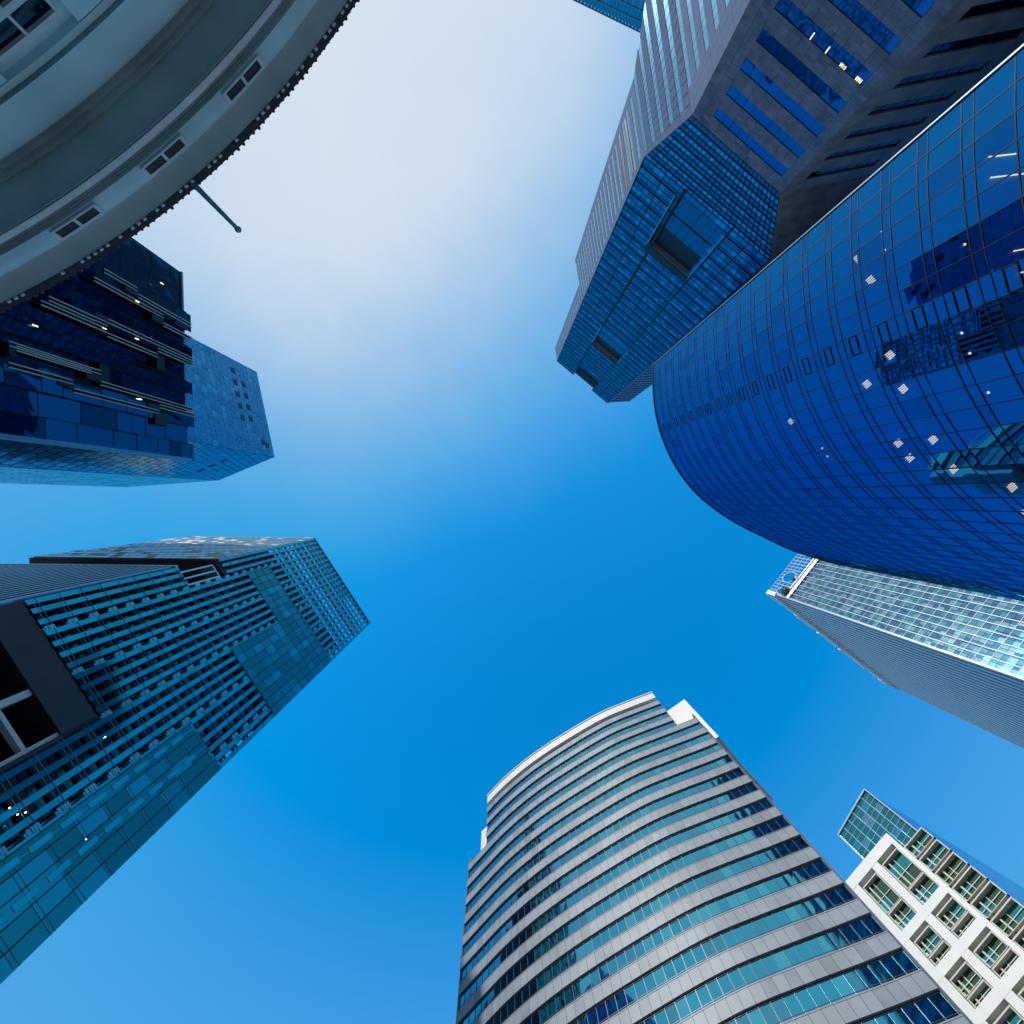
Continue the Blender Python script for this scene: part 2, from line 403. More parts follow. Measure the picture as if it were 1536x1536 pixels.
    # pole with ball end
    a = W(292, 277, 16.1); b = W(357, 344, 16.1)
    fp = thing('flagpole', 'short teal pole with a ball tip sticking out from the eave of the round building', 'pole', (a.x, a.y, 16.1 + EYE)); fp['_o'] = (a.x, a.y, 16.1 + EYE)
    mb = MB(); mb.tube((a.x - .9, a.y - .9, 16.12 + EYE), (b.x, b.y, 16.1 + EYE), .115, .065, 14); mb.build('pole', 'steel', fp, True)
    mb = MB(); mb.ball((b.x, b.y, 16.1 + EYE), .11, 16); mb.build('finial', 'steel', fp, True)
round_building()

# ------------------------------------------------------------------ B: curved granite office tower, bottom centre
def curved_tower():
    h1, h2 = 95.5, 110.6
    k = h2 / h1
    top = [(731,1198),(760,1168),(800,1135),(850,1102),(900,1073),(940,1056),(977,1042)]
    body = [(705,1295)] + [(ZU + (u-ZU)*k, ZV + (v-ZV)*k) for u, v in top] + [(1042,1077)]
    pts = [W(u, v, h1) for u, v in body]
    cur = spline(pts, 4); wl = Wall(cur)
    sA, _ = wl.sh(731, 1198); sB, _ = wl.sh(977, 1042)
    e0, e1 = cur[0], cur[-1]
    back = Vector((.45, .9)) * 38
    bd = building('curved_office_tower', 'curved tower of grey granite bands and teal ribbon windows with a white parapet', 'skyscraper', [e0, e1, e1 + back, e0 + back])
    # core
    inner = [Vector(wl.at(s, 0, -.9)[:2]) for s in frange(0.6, wl.L - .6, 2.)]
    cb = MB(); cb.prism([(p.x, p.y) for p in inner] + [tuple(inner[-1] + back), tuple(inner[0] + back)], 0, h1 + EYE - .5)
    cb.build('core', 'concrete', bd)
    inner2 = [Vector(wl.at(s, 0, -.9)[:2]) for s in frange(sA + .6, sB - .6, 2.)]
    cb = MB(); cb.prism([(p.x, p.y) for p in inner2] + [tuple(inner2[-1] + back * .6), tuple(inner2[0] + back * .6)], h1 + EYE - .5, h2 + EYE - .6)
    cb.build('upper_core', 'concrete', bd)
    pitch = 1.25; fl = 3.9
    # mullion stations
    n1 = round(wl.L / pitch); st = [wl.L * i / n1 for i in range(n1 + 1)]
    iA = min(range(len(st)), key=lambda i: abs(st[i] - sA)); iB = min(range(len(st)), key=lambda i: abs(st[i] - sB))
    levels = []
    z = h1 - .6
    while z > 22: levels.append((z, 0, n1)); z -= fl
    z = h1 - .6 + fl
    while z < h2 - 1: levels.append((z, iA, iB)); z += fl
    for (z, ia, ib) in levels:           # z = top of the spandrel; window above it, up to the next spandrel
        sp = MB(); low = z < 70
        for i in range(ia, ib):
            a, b = st[i], st[i + 1]; m = 1 if random.random() < .18 else 0
            j = 0 if low else .0
            slab(sp, wl, a + .02, b - .02, z - 1.64, z, -.12, .30, m)
        slab(sp, wl, st[ia], st[ib], z - 1.62, z - .02, -.2, .26, 2)
        slab(sp, wl, st[ia], st[ib], z - .05, z + .06, -.25, .33, 0)
        cut = MB()
        s_o = sp.build('spandrel', ['granite', 'granite2', 'joint'], bd)
        if ia == ib: continue
        # ribbon window under this spandrel
        zt, zb = z - 1.65, z - fl + .06
        wm = MB()
        for i in range(ia, ib):
            q = random.random(); m = 1 if q < .2 else 2 if q < .38 else 0
            pane(wm, wl, st[i] + .03, st[i + 1] - .03, zb, zt, .05, .004, m)
        wo = wm.build('ribbon_window', ['g_B', 'g_B2', 'g_B3', 'g_F3'], bd)
        mm = MB()
        for i in range(ia, ib + 1):
            s0 = st[i]; s0 = min(max(s0, st[ia] + .05), st[ib] - .05)
            slab(mm, wl, s0 - .04, s0 + .04, zb, zt, .0, .10)
        slab(mm, wl, st[ia], st[ib], zb - .02, zb + .07, -.0, .12); slab(mm, wl, st[ia], st[ib], zt - .16, zt, .0, .10)
        slab(mm, wl, st[ia], st[ib], zb + .16, zb + .21, .26, .30)
        mm.build('mullions', 'frame_bronze', wo)
    # white parapet of the upper part
    pm = MB()
    for i in range(iA, iB): slab(pm, wl, st[i] + .008, st[i + 1] - .008, h2 - 2.5, h2 + .1, -.25, .32)
    slab(pm, wl, st[iA], st[iB], h2 - 1.85, h2, -.6, .30); slab(pm, wl, st[iA] - .1, st[iB] + .1, h2 + .1, h2 + .35, -.6, .5)
    pm.build('parapet', 'granite_top', bd)
    # end piers
    for (s, sg) in ((0, -1), (wl.L, 1)):
        q = Vector(wl.at(s, 0, .35)[:2]); n_ = wl.n[0] if s == 0 else wl.n[-1]
        t = Vector((-n_.y, n_.x)); t = t if t.dot(e1 - e0) * sg > 0 else -t
        pier = MB()
        zz = frange(0, h1 + 1.2, 3.9)
        for a, b in zip(zz, zz[1:]):
            p = [q, q + t * .35 - n_ * .4, q + t * .5 - n_ * 2.2, q - n_ * 2.2 - t * .1]
            pier.prism([(v.x, v.y) for v in p], a + EYE + .02, b + EYE)
        pier.build('end_pier', 'granite', bd)
    # set-back white machine rooms behind the shoulders
    for poly, z1 in (([(994,1062),(1021,1043),(1049,1078),(1090,1122),(1040,1125),(1008,1096)], 106.), ([(723,1237),(733,1228),(760,1250),(745,1290),(723,1277)], 103.)):
        mb = MB(); pp = [W(u, v, z1) for u, v in poly]
        pp = [p * 1.02 for p in pp]
        mb.prism([(p.x, p.y) for p in pp], h1 - 6 + EYE, z1 + EYE); mb.build('machine_room', 'granite_top', bd)
curved_tower()

# ------------------------------------------------------------------ C: tower with vertical glass fins, left
def fin_tower():
    Hc = 181.
    a, b = W(470, 808, Hc), W(554, 936, Hc)
    w1 = Wall([a, b]); L = w1.L
    left = W(287, 806, Hc); w2 = Wall([a, left], toward=(0, -200))
    t2 = (left - a).normalized(); back = Vector((-56, 38))
    bd = building('finned_glass_tower', 'dark tower hung with vertical teal glass strips, with an open lattice crown', 'skyscraper', [a, b, left])
    i1 = a + (b - a) * .02; 
    n1 = w1.n[0]; n2 = w2.n[0]
    def core(z0, z1, dep, mat='black_wall', name='wall', s_in=0.0, back_in=0.0):
        p = [a - n1 * dep - n2 * dep + (b - a) * s_in, b - n1 * dep - (b - a).normalized() * dep, b + back, left - n2 * dep + Vector((0, 40)), left - n2 * dep - t2 * 1.0]
        mb = MB(); mb.prism([(q.x, q.y) for q in p], z0 + EYE, z1 + EYE); return mb.build(name, mat, bd)
    core(0, 48, 1.1); 
    sr, hr = w1.sh(145, 1080)          # right end of the sky garden recess
    # wall with a recess at the left bottom: build right part and set the recess back
    for (z0, z1, s0) in ((48, 70, sr),):
        p = [a + (b-a).normalized()*s0 - n1 * 1.1, b - n1 * 1.1, b + back, a + back + (b-a).normalized()*s0]
        mb = MB(); mb.prism([(q.x, q.y) for q in p], z0 + EYE, z1 + EYE); mb.build('wall', 'black_wall', bd)
        p = [a - n1 * 9, a + (b-a).normalized()*s0 - n1 * 9, a + back + (b-a).normalized()*s0, left + Vector((0, 40)), left]
        mb = MB(); mb.prism([(q.x, q.y) for q in p], z0 + EYE, z1 + EYE); mb.build('recess_wall', 'void', bd)
    core(70, 104, 1.1)
    # terrace slot 104-119: core pulled back near the corner
    sq = w1.sh(880 * .3776, 780 + 215 * .3776)[0]
    p = [a + (b-a).normalized()*5.0 - n1*1.1, b - n1*1.1, b + back, left + Vector((0, 40)) - n2 * 9, left - n2 * 9, a - n2 * 9 - n1 * 1.1]
    mb = MB(); mb.prism([(q.x, q.y) for q in p], 104 + EYE, 119 + EYE); mb.build('terrace_wall', 'soffit', bd)
    core(119, 150, 1.1)
    mb = MB(); p = [a - n1*.2 - n2*.1, a + (b-a)*.2 - n1*.2, left + Vector((0, 20)), left]
    mb.prism([(q.x, q.y) for q in p], 118.4 + EYE, 119.2 + EYE); mb.build('soffit', 'soffit', bd)
    # vertical strips
    N = 20; pit = L / N; fw = pit * .42
    slots = {}
    levels = frange(40, Hc, 3.9)
    for i in range(N + 1):
        s = min(max(i * pit, fw / 2), L - fw / 2)
        z0 = 22 if s > sr else 70.3
        segs = [(z0, Hc)]
        if s < 4.5: segs = [(z0, 104), (119, Hc)]
        for (q0, q1) in segs:
            mb = MB()
            zz = [z for z in levels if q0 < z < q1]; zz = [q0] + zz + [q1]
            for c, e in zip(zz, zz[1:]): slab(mb, w1, s - fw / 2, s + fw / 2, c + .02, e - .02, .25, .33 , 0 if random.random() < .8 else 1)
            slab(mb, w1, s - .04, s + .04, q0, q1, .2, .27, 2)
            mb.build('glass_strip', ['g_Cfin', 'g_Cfin2', 'alu_teal'], bd)
    # floor lines: pairs of slim rails
    for z in levels[::1]:
        mb = MB(); s0 = 0 if z > 70 else sr
        if 104 < z < 119: s0 = 5.
        slab(mb, w1, s0, L, z - .03, z + .03, .20, .24); slab(mb, w1, s0, L, z + .52, z + .57, .36, .41)
        slab(mb, w1, s0, L, z + .1, z + .4, -1.1, -.75, 1)
        mb.build('floor_rail', ['alu_teal', 'frame_dark'], bd)
    # dark glazing set back, alternating with cladding, greenish
    mb = MB()
    for z in levels:
        if z > 148: continue
        s0 = 0 if z > 70 else sr
        if 104 < z < 119: s0 = 5.
        slab(mb, w1, s0, L, z - 1.2, z - .15, -1.1, -1.04)
    mb.build('spandrel_glass', 'g_Bd', bd)
    # pale square screens on every fourth strip
    for i in (3, 7, 11, 15, 19):
        mb = MB(); s = (i - .5) * pit
        for z in levels:
            if z > 146 or (z < 70 and s < sr) : continue
            slab(mb, w1, s - .2, s + .85, z - .55, z + 1.05, -.9, .16)
            slab(mb, w1, s + .05, s + .6, z - .85, z - .5, -.9, .1)
        slab(mb, w1, s + .25, s + .4, 22 if s > sr else 70, 146, -.95, -.7)
        mb.build('screen_column', 'g_Cpad', bd)
    # fully glazed areas between the strips
    def area(uv, name='glass_bay'):
        ss = [w1.sh(*q) for q in uv]; return min(q[0] for q in ss), max(q[0] for q in ss), min(q[1] for q in ss), max(q[1] for q in ss)
    def glaze(s0, s1, z0, z1):
        mb = MB(); i0, i1_ = round(s0 / pit), round(s1 / pit)
        for i in range(i0, i1_):
            a_, b_ = i * pit + fw/2 - .1, (i + 1) * pit - fw / 2 + .1
            zz = [z0] + [z for z in levels if z0 + .5 < z < z1 - .5] + [z1]
            for c, e in zip(zz, zz[1:]):
                pane(mb, w1, i * pit + .05, (i + 1) * pit - .05, c + .03, e - .03, .42, .01, random.choice((0, 0, 0, 0, 1, 1, 4)))
            slab(mb, w1, i * pit - .05, i * pit + .07, z0, z1, .38, .5, 2)
        for z in levels:
            if z0 < z < z1: slab(mb, w1, s0, min(s1, L), z - .03, z + .03, .4, .47, 3); slab(mb, w1, s0, min(s1, L), z + .5, z + .54, .4, .47, 3)
        mb.build('glass_bay', ['g_Cpane', 'g_Cpane2', 'frame_dark', 'alu_teal', 'g_Cfin2'], bd)
    s0, h0 = w1.sh(345, 976); s1, h1_ = w1.sh(408, 1071); _, hh = w1.sh(508, 971)
    sA, hA = w1.sh(368, 859); sB, hB = w1.sh(419, 935); _, hT = w1.sh(400, 852); sM, hM = w1.sh(449, 920)
    glaze(sA, sB, hA, hT + 1)
    glaze(s0, L, h0, min(hM, 146))
    sL, hL = w1.sh(285, 1093); _, hL2 = w1.sh(325, 1142)
    glaze(sL, L, 22, (hL + hL2) / 2)
    for sc_ in (15.5, 17.5):
        mb = MB(); s = sc_ * pit
        for z in levels:
            if z > (hL + hL2) / 2 - 1: continue
            slab(mb, w1, s - .35, s + .35, z - 1.5, z + 1.2, .40, .52)
            slab(mb, w1, s - .04, s + .04, z - 1.5, z + 2.6, .40, .50)
        slab(mb, w1, s - .06, s + .06, 22, (hL + hL2) / 2, .38, .47)
        mb.build('bracket_column', 'g_Cfin', bd)
    # crown lattice
    mb = MB()
    for z in frange(150, Hc, 3.1):
        slab(mb, w1, 0, L, z - .16, z + .16, -.05, .20)
    for s in frange(0, L, pit): slab(mb, w1, max(0, s - .09), min(L, s + .09), 150, Hc, -.06, .19)
    slab(mb, w1, 0, L, Hc - .2, Hc + .6, -.4, .5)
    mb.build('crown_lattice', 'alu_teal', bd)
    mb = MB()
    for s in frange(0, L * .62, pit): 
        for z in frange(171.5, Hc, 3.1)[:-1]: pane(mb, w1, s, s + pit, z, z + 3.1, .02, .01)
    for s in frange(0, L - pit, pit):
        pane(mb, w1, s, s + pit, Hc - 3.1, Hc, .03, .01)
    mb.build('crown_glass', 'g_Cpane2', bd)
    mb = MB()
    for s in frange(1.5, L - 1, pit * 2):
        slab(mb, w1, s - .12, s + .12, 148, Hc - 5, -3.2, -2.9)
    for z in frange(151, Hc - 5, 4.2): slab(mb, w1, .5, L - .5, z, z + .3, -3.3, -3.)
    mb.build('crown_frame', 'beige', bd)
    # side face: white vertical fins on the lower block, louvred upper block
    ww = Wall([a, a + t2 * 75], toward=(0, -200))
    mb = MB(); slab(mb, ww, 0, 75, 0, 104, -.8, -.1)
    mb.build('side_wall', 'black_wall', bd)
    mb = MB()
    for s in frange(.6, 74, 1.55): slab(mb, ww, s, s + .5, 30, 104.2, -.1, .55)
    slab(mb, ww, 0, 75, 103.6, 104.4, -.5, .6)
    mb.build('side_fins', 'alu', bd)
    mb = MB(); slab(mb, w2, 0, w2.L, 119, Hc, -.8, 0); mb.build('upper_side_wall', 'g_Bd', bd)
    for z in frange(119.5, Hc, 3.9):
        mb = MB(); slab(mb, w2, 0, w2.L, z, z + .3, 0, .2, 0)
        for s in frange(0, w2.L, 2.2): slab(mb, w2, s, s + 1.95, z + .7, z + 3.4, .05, .12, 1 if random.random() < .8 else 2)
        mb.build('louvre_row', ['white', 'g_D2c', 'beige'], bd)
    # terrace portals
    for s in (1.0, 2.6, 4.2):
        mb = MB(); slab(mb, w1, s, s + .35, 104, 116, -.4, .1); slab(mb, w1, s, s + 1.6, 115.6, 116, -3, .1); mb.build('portal_frame', 'alu', bd)
    # recess: pale beams crossing the sky garden and a dark rim
    mb = MB(); slab(mb, w1, 0, sr, 64.5, 70.2, -9, .1); slab(mb, w1, sr - .6, sr, 22, 70, -9, .1)
    mb.build('recess_rim', 'black_wall', bd)
    for uv in ((0, 945), (20, 1048), (0, 1150)):
        s, _ = w1.sh(*uv)
        mb = MB(); slab(mb, w1, s - .45, s + .45, 22, 66.5, -1.2, -.2); mb.build('recess_column', 'white', bd)
    for z in (60.2, 54.6, 49.0):
        mb = MB(); slab(mb, w1, 0, sr - .6, z - .3, z + .3, -1.4, -.5); mb.build('recess_beam', 'white', bd)
    # a few lit spots behind the glazing
    for uv in ((20, 1225), (8, 1215), (153, 1108), (213, 1149), (32, 1222), (123, 1262)):
        s, h = w1.sh(*uv); mb = MB(); slab(mb, w1, s, s + .12, h, h + .16, .43, .47); mb.build('lamp', 'lamp', bd)
fin_tower()

# ------------------------------------------------------------------ D: dark glass block and the shingled tower behind it, left
def dark_block():
    Hd = 60.
    a, b = W(271, 409, Hd), W(279, 691, Hd); w = Wall([a, b]); L = w.L
    bd = building('dark_glass_block', 'dark blue glass block with thin silver fins and black notches beside the round building', 'office building', [a, b, b + Vector((-40, 0)), a + Vector((-40, 0))])
    mb = MB(); mb.prism([tuple(a - w.n[0]*.4), tuple(b - w.n[0]*.4), tuple(b + Vector((-45, -7))), tuple(a + Vector((-45, -1)))], 0, Hd + EYE - .3); mb.build('core', 'void', bd)
    # bays: vertical columns of panels with their own projection
    ys = [409, 440, 470, 497, 520, 545, 572, 590, 619, 640, 665, 691]
    ss = [w.sh(275, y)[0] for y in ys]; ss[0] = 0; ss[-1] = L
    proj = [0, 0, .55, .2, .6, .1, .5, .15, .6, .3, .5]
    for i, (s0, s1) in enumerate(zip(ss, ss[1:])):
        z = 6. + random.uniform(0, 2); mb = MB(); p = proj[i]; 
        while z < Hd + .5:
            hgt = random.choice((2.0, 3.1, 4.2, 3.1)); z1 = min(z + hgt, Hd + (p > .4) * .9)
            if Hd - z1 < 1.2 and z1 < Hd: z1 = Hd + (p > .4) * .9
            if z1 <= z + .1: break
            pane(mb, w, s0 + .04, s1 - .04, z + .04, z1 - .04, p, .02, 0 if random.random() < (.12 if i < 5 else .85) else 1)  # first bays get mostly darker glass, painting in a dark neighbour's reflection
            slab(mb, w, s0, s1, z - .04, z + .04, p - .3, p + .02, 2)
            z = z1
        slab(mb, w, s0 - .04, s0 + .04, 6, Hd, -.3, p + .02, 2)
        slab(mb, w, s0 + .02, s0 + .08, 6, Hd, -.3, p - .003, 2); slab(mb, w, s1 - .08, s1 - .02, 6, Hd, -.3, p - .003, 2)
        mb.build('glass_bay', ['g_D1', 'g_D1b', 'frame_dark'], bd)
    # silver fins in runs that shift sideways
    z2 = lambda x, y: (x * .28646, 340 + y * .28646)
    runs = [((455,262),(825,465)), ((510,222),(685,320)), ((690,350),(985,520)), ((825,505),(985,585)),
            ((215,385),(525,485)), ((175,405),(520,520)), ((530,485),(985,690)), ((525,560),(795,665)), ((795,640),(985,715)),
            ((0,600),(490,755)), ((40,625),(440,750)), ((490,810),(990,955)), ((0,712),(340,805)), ((345,845),(800,965)), ((805,935),(990,980))]
    for (p, q) in runs:
        s0, h0 = w.sh(*z2(*p)); s1, h1 = w.sh(*z2(*q)); s = (s0 + s1) / 2
        mb = MB()
        for k in (0, .36): slab(mb, w, s + k - .035, s + k + .035, min(h0, h1), min(max(h0, h1), Hd + .8), .6, .74)
        slab(mb, w, s - .02, s + .38, min(h0, h1), min(max(h0, h1), Hd + .6), .45, .615, 1)
        mb.build('silver_fin', ['white', 'frame_dark'], bd)
    # black notches
    for (x0, y0, x1, y1) in ((620,315,685,350),(765,455,825,500),(460,460,525,510),(790,680,830,750),(485,725,535,815),(415,755,490,805),(265,800,345,840),(740,930,805,965),(780,975,840,1040),(0,610,40,680)):
        s0, h0 = w.sh(*z2(x0, (y0 + y1) / 2)); s1, h1 = w.sh(*z2(x1, (y0 + y1) / 2))
        sa, _ = w.sh(*z2((x0 + x1) / 2, y0)); sb, _ = w.sh(*z2((x0 + x1) / 2, y1))
        mb = MB(); slab(mb, w, min(sa, sb), max(sa, sb), min(h0, h1), max(h0, h1), .2, .72); mb.build('notch', 'void', bd)
    mb = MB(); slab(mb, w, L - .3, L + .05, 10, Hd + .3, -.3, .55); slab(mb, w, -.1, L, Hd - .15, Hd + .15, -.6, .2)
    mb.build('edge_frame', 'alu_teal', bd)
    for (x, y) in ((820, 300), (690, 395), (515, 535), (688, 590), (148, 522), (695, 905), (705, 905)):
        s, h = w.sh(*z2(x, y)); mb = MB(); slab(mb, w, s - .05, s + .05, h - .35, h + .15, .66, .70); mb.build('lamp', 'lamp_w', bd)
dark_block()

def shingle_tower():
    Hs = 175.
    px = [(385,558), (412,686), (328,721), (190,731)]
    top = [W(u, v, Hs) for u, v in px]
    base = [p.copy() for p in top]; 
    bkt = [top[-1] + Vector((-14, -4)), top[0] + Vector((-50, -14))]
    bd = building('shingled_glass_tower', 'faceted light blue tower of overlapping glass shingles behind the dark glass block', 'skyscraper', base)
    for i in range(3):
        P3 = lambda p, z: Vector((p.x, p.y, z + EYE))
        # wall between heights 20..Hs ; linear lean
        lo = 14.; f = lambda q: base[q].lerp(top[q], lo / Hs)
        pa = Patch(P3(f(i), lo), P3(f(i+1), lo), P3(top[i+1], Hs), P3(top[i], Hs))
        wd_ = (top[i+1] - top[i]).length; nc = max(3, round(wd_ / 2.0)); nr = round((Hs - lo) / 2.7)
        bk = MB(); slab(bk, pa, 0, 1, 0, 1, -.8, -.15); bk.build('wall', 'frame_dark', bd)
        mb = MB()
        for r in range(nr):
            off = (r * .37) % 1
            for c in range(-1, nc):
                s0 = max(0, (c + off) / nc); s1 = min(1, (c + 1 + off) / nc)
                if s1 - s0 < .002: continue
                z0, z1 = r / nr, (r + .995) / nr
                dark = i == 0 and (.62 < s0 < .80 and False)
                hole = (i == 0 and ((.10 < s0 < .68 and r in (nr - 5, nr - 7)) or (.78 < s0 < .93 and r in (nr - 2, nr - 3)))) or (i == 0 and r < nr - 24 and random.random() < .035) or (i == 1 and r in (nr - 8,) and .2 < s0 < .8)
                q = random.random(); m = 1 if q < .3 else 2 if q < .42 else 0
                if hole and c % 2: m = 4
                # tilted shingle, its foot proud of the one below
                e = .01 / nc * 10
                a_ = pa.at(s0 + .001, z0, .16); b_ = pa.at(s1 - .001, z0, .05); c_ = pa.at(s1 - .001, z1, .0); d_ = pa.at(s0 + .001, z1, .06)
                if i >= 1: z1 -= .09 / nr; a_, b_, c_, d_ = (pa.at(s0 + .004, z0, random.uniform(-.03, .03)), pa.at(s1 - .004, z0, .0), pa.at(s1 - .004, z1, random.uniform(-.03, .03)), pa.at(s0 + .004, z1, .0))
                mb.quad([a_, b_, c_, d_], m)
                if i >= 1: continue
                mb.quad([pa.at(s0 + .001, z0, -.06), pa.at(s1 - .001, z0, -.06), b_, a_], 3 if i == 0 else 2)
        mb.build('shingle_facade', ['g_D2', 'g_D2b', 'g_D2c', 'white', 'void'], bd)
    cb = MB(); ct = sum(top + bkt, Vector((0, 0))) / 6
    pt = [tuple(p.lerp(ct, .10)) for p in top + bkt]; bt = [tuple(p.lerp(ct, .10)) for p in base + bkt]
    cb.prism(bt, 0, Hs + EYE - .4, 0, pt); cb.build('core', 'frame_dark', bd)
shingle_tower()

# ------------------------------------------------------------------ E: stepped stone tower with a glass front, top right
def stepped_tower():
    h1, h2, h3, h4 = 75., 90., 158., 224.
    back1 = Vector((-.147, -1)).normalized(); rt = Vector((1, -.20)).normalized()
    a1, b1 = W(1038, 173, h1), W(1170, 290, h1)
    a2, b2 = W(970, 235, h2), W(1150, 380, h2)
    a4, b4 = W(834, 542, h4), W(912, 609, h4)
    a2u = a4.lerp(a2, .5); b2u = b4.lerp(b2, .5); a2 = a2u; b2 = b2u
    bd = building('stepped_stone_tower', 'stepped tower with dark stone foot, gridded blue glass front and pale panelled side', 'skyscraper', [a1, b1, a1 + back1 * 30, b1 + rt * 20])
    P3 = lambda p, z: Vector((p.x, p.y, z + EYE))
    far1 = a1 + back1 * 34; far2 = a2 + back1 * 14.7; far4 = a2 + back1 * 6.2
    c1 = b1 + rt * 15.2; c2 = b2 + Vector((1, -.06)).normalized() * 10.3
    # cores
    def core(pl, z0, z1, top=None, name='core', mat='frame_dark'):
        mb = MB(); mb.prism([tuple(p) for p in pl], z0 + EYE, z1 + EYE, 0, [tuple(p) for p in top] if top else None); return mb.build(name, mat, bd)
    wf = Wall([a1, b1]); nf = wf.n[0]; wl_ = Wall([a1, far1], toward=(-300, 0)); nl = wl_.n[0]; wr = Wall([b1, c1], toward=(40, 100)); nr_ = wr.n[0]
    ins = .6
    core([a1 - nf*ins - nl*ins, b1 - nf*ins - nr_*ins, c1 - nr_*ins, far1 + Vector((30, 0)), far1 - nl*ins], 0, h1)
    core([a1 - nf*ins - nl*ins, b1 - nf*ins - nr_*ins, c1 + Vector((-1, -10)), far1 + Vector((30, 0)), far1 - nl*ins], h1, h2,
         [a2 - nf*ins - nl*ins, b2 - nf*ins - nr_*ins, c2 - nr_*ins, far2 + Vector((20, -2)), far2 - nl*ins])
    core([a2 - nf*ins - nl*ins, b2 - nf*ins - nr_*ins, c2 - nr_*ins, far2 + Vector((20, -2)), far2 - nl*ins], h2, h3)
    core([a2 - nf*ins - nl*ins, b2 - nf*ins - nr_*ins, c2 - nr_*ins, far4 + Vector((20, -2)), far4 - nl*ins], h3, h4 - 1)
    # lower wing to the right, in shade
    wg = c1 - nr_ * 4; core([wg, wg + rt * 60, wg + rt * 60 + Vector((0, -30)), wg + Vector((0, -30))], 0, 72, name='wing', mat='stone_brown')
    # ---- stone foot, front: panel grid with ribbon windows
    fl = 4.0; Lf = wf.L
    ztop = h1
    pw = Lf / 12
    z = ztop; row = 0
    while z > 14:
        # solid course(s) then ribbon
        mb = MB()
        for i in range(12):
            for q in range(4): slab(mb, wf, i*pw + .02, (i+1)*pw - .02, z - .58*(q+1) + .015, z - .58*q, -.3, .0, 0 if random.random() < .6 else 1)
        slab(mb, wf, 0, Lf, z - 2.32, z, -.5, -.03, 2)
        for i in (0, 1, 11):
            for q in range(3): slab(mb, wf, i*pw + .02, (i+1)*pw - .02, z - 2.32 - .56*(q+1) + .015, z - 2.32 - .56*q, -.3, .0, 0)
        mb.build('stone_course', ['stone_dark', 'stone_dark2', 'joint'], bd)
        wm = MB()
        for i in range(2, 11): pane(wm, wf, i*pw + .03, (i+1)*pw - .03, z - fl + .02, z - 2.34, -.10, .008)
        wo = wm.build('ribbon_window', 'g_Estone', bd)
        fm = MB()
        for i in range(2, 12): slab(fm, wf, i*pw - .03, i*pw + .03, z - fl, z - 2.34, -.2, -.05)
        fm.build('mullions', 'frame_dark', wo)
        z -= fl
    # right side of the foot: brown stone with black windows
    z = ztop
    while z > 14:
        mb = MB(); slab(mb, wr, 0, wr.L, z - 2.5, z - .02, -.3, 0, 0); slab(mb, wr, 0, wr.L, z - 4, z - 2.5, -.5, -.3, 1)
        slab(mb, wr, 0, 2.4, z - 4, z - 2.48, -.3, -.003, 0); slab(mb, wr, wr.L - 2.2, wr.L, z - 4, z - 2.48, -.3, -.003, 0)
        mb.build('brown_course', ['stone_brown', 'void'], bd)
        wm = MB()
        for s in frange(2.4, wr.L - 2.2, 1.5)[:-1]:
            pane(wm, wr, s + .04, s + 1.4, z - 3.95, z - 2.53, -.22, .01)
        wo = wm.build('side_window', 'g_Edark', bd)
        z -= fl
    # ---- left side: pale metal panels with pale windows, floor by floor
    def pale_floor(w, s0, s1, z, fh=3.1, win=True, first=1.2):
        mb = MB()
        pn = frange(s0, s1, 1.35)
        for a_, b_ in zip(pn, pn[1:]):
            slab(mb, w, a_ + .015, b_ - .015, z + .015, z + fh*.6, -.25, .0)
        slab(mb, w, s0, s1, z, z + fh, -.45, -.06, 1)
        wn = [(a_, b_) for a_, b_ in zip(pn, pn[1:])]
        for i, (a_, b_) in enumerate(wn):
            if i < first or i > len(wn) - 2: slab(mb, w, a_ + .015, b_ - .015, z + fh*.61, z + fh, -.25, 0)
        mb.build('pale_course', ['stone_pale', 'joint'], bd)
        wm = MB()
        for i, (a_, b_) in enumerate(wn):
            if first <= i <= len(wn) - 2: pane(wm, w, a_ + .05, b_ - .05, z + fh*.62, z + fh - .03, -.04, .006)
        wm.build('side_window', 'g_Epale', bd)
    z = h1 - 3.1
    while z > 14: pale_floor(wl_, 0, wl_.L, z, first=3); z -= 3.1
    wl2 = Wall([a2, far2], toward=(-300, 0)); wl4 = Wall([a2, far4], toward=(-300, 0))
    for q0, q1, wq in ((h2, h3, wl2), (h3, h4, wl4)):
        zq = frange(q0, q1, 3.1)
        for z in zq[:-1]: pale_floor(wq, 0, wq.L, z, fh=zq[1] - zq[0], first=1)
    # sloped side piece
    pa = Patch(P3(a1, h1), P3(far1, h1), P3(far2, h2), P3(a2, h2))
    mb = MB(); slab(mb, pa, 0, 1, 0, 1, -.4, -.05, 1)
    for r in range(5):
        for c in range(18):
            slab(mb, pa, c/18 + .002, (c+1)/18 - .002, r/5 + .004, r/5 + .11, -.2, 0)
            if c > 0: slab(mb, pa, c/18 + .003, (c+1)/18 - .003, r/5 + .12, (r+1)/5 - .004, -.2, -.02, 2)
            else: slab(mb, pa, c/18 + .002, (c+1)/18 - .002, r/5 + .11, (r+1)/5, -.2, 0)
    mb.build('shoulder_panels', ['stone_pale', 'joint', 'g_Epale'], bd)
    # two long dark louvres
    for q in ((936, 240), (943, 205)):
        s, h = wl2.sh(*q)
        if 0 < s < 40:
            mb = MB(); slab(mb, wl2, 1.5, wl2.L - 2, h, h + 1.1, .0, .04); mb.build('dark_louvre', 'void', bd)
    # ---- glass front
    wg_ = Wall([a2, b2]); Lg = wg_.L
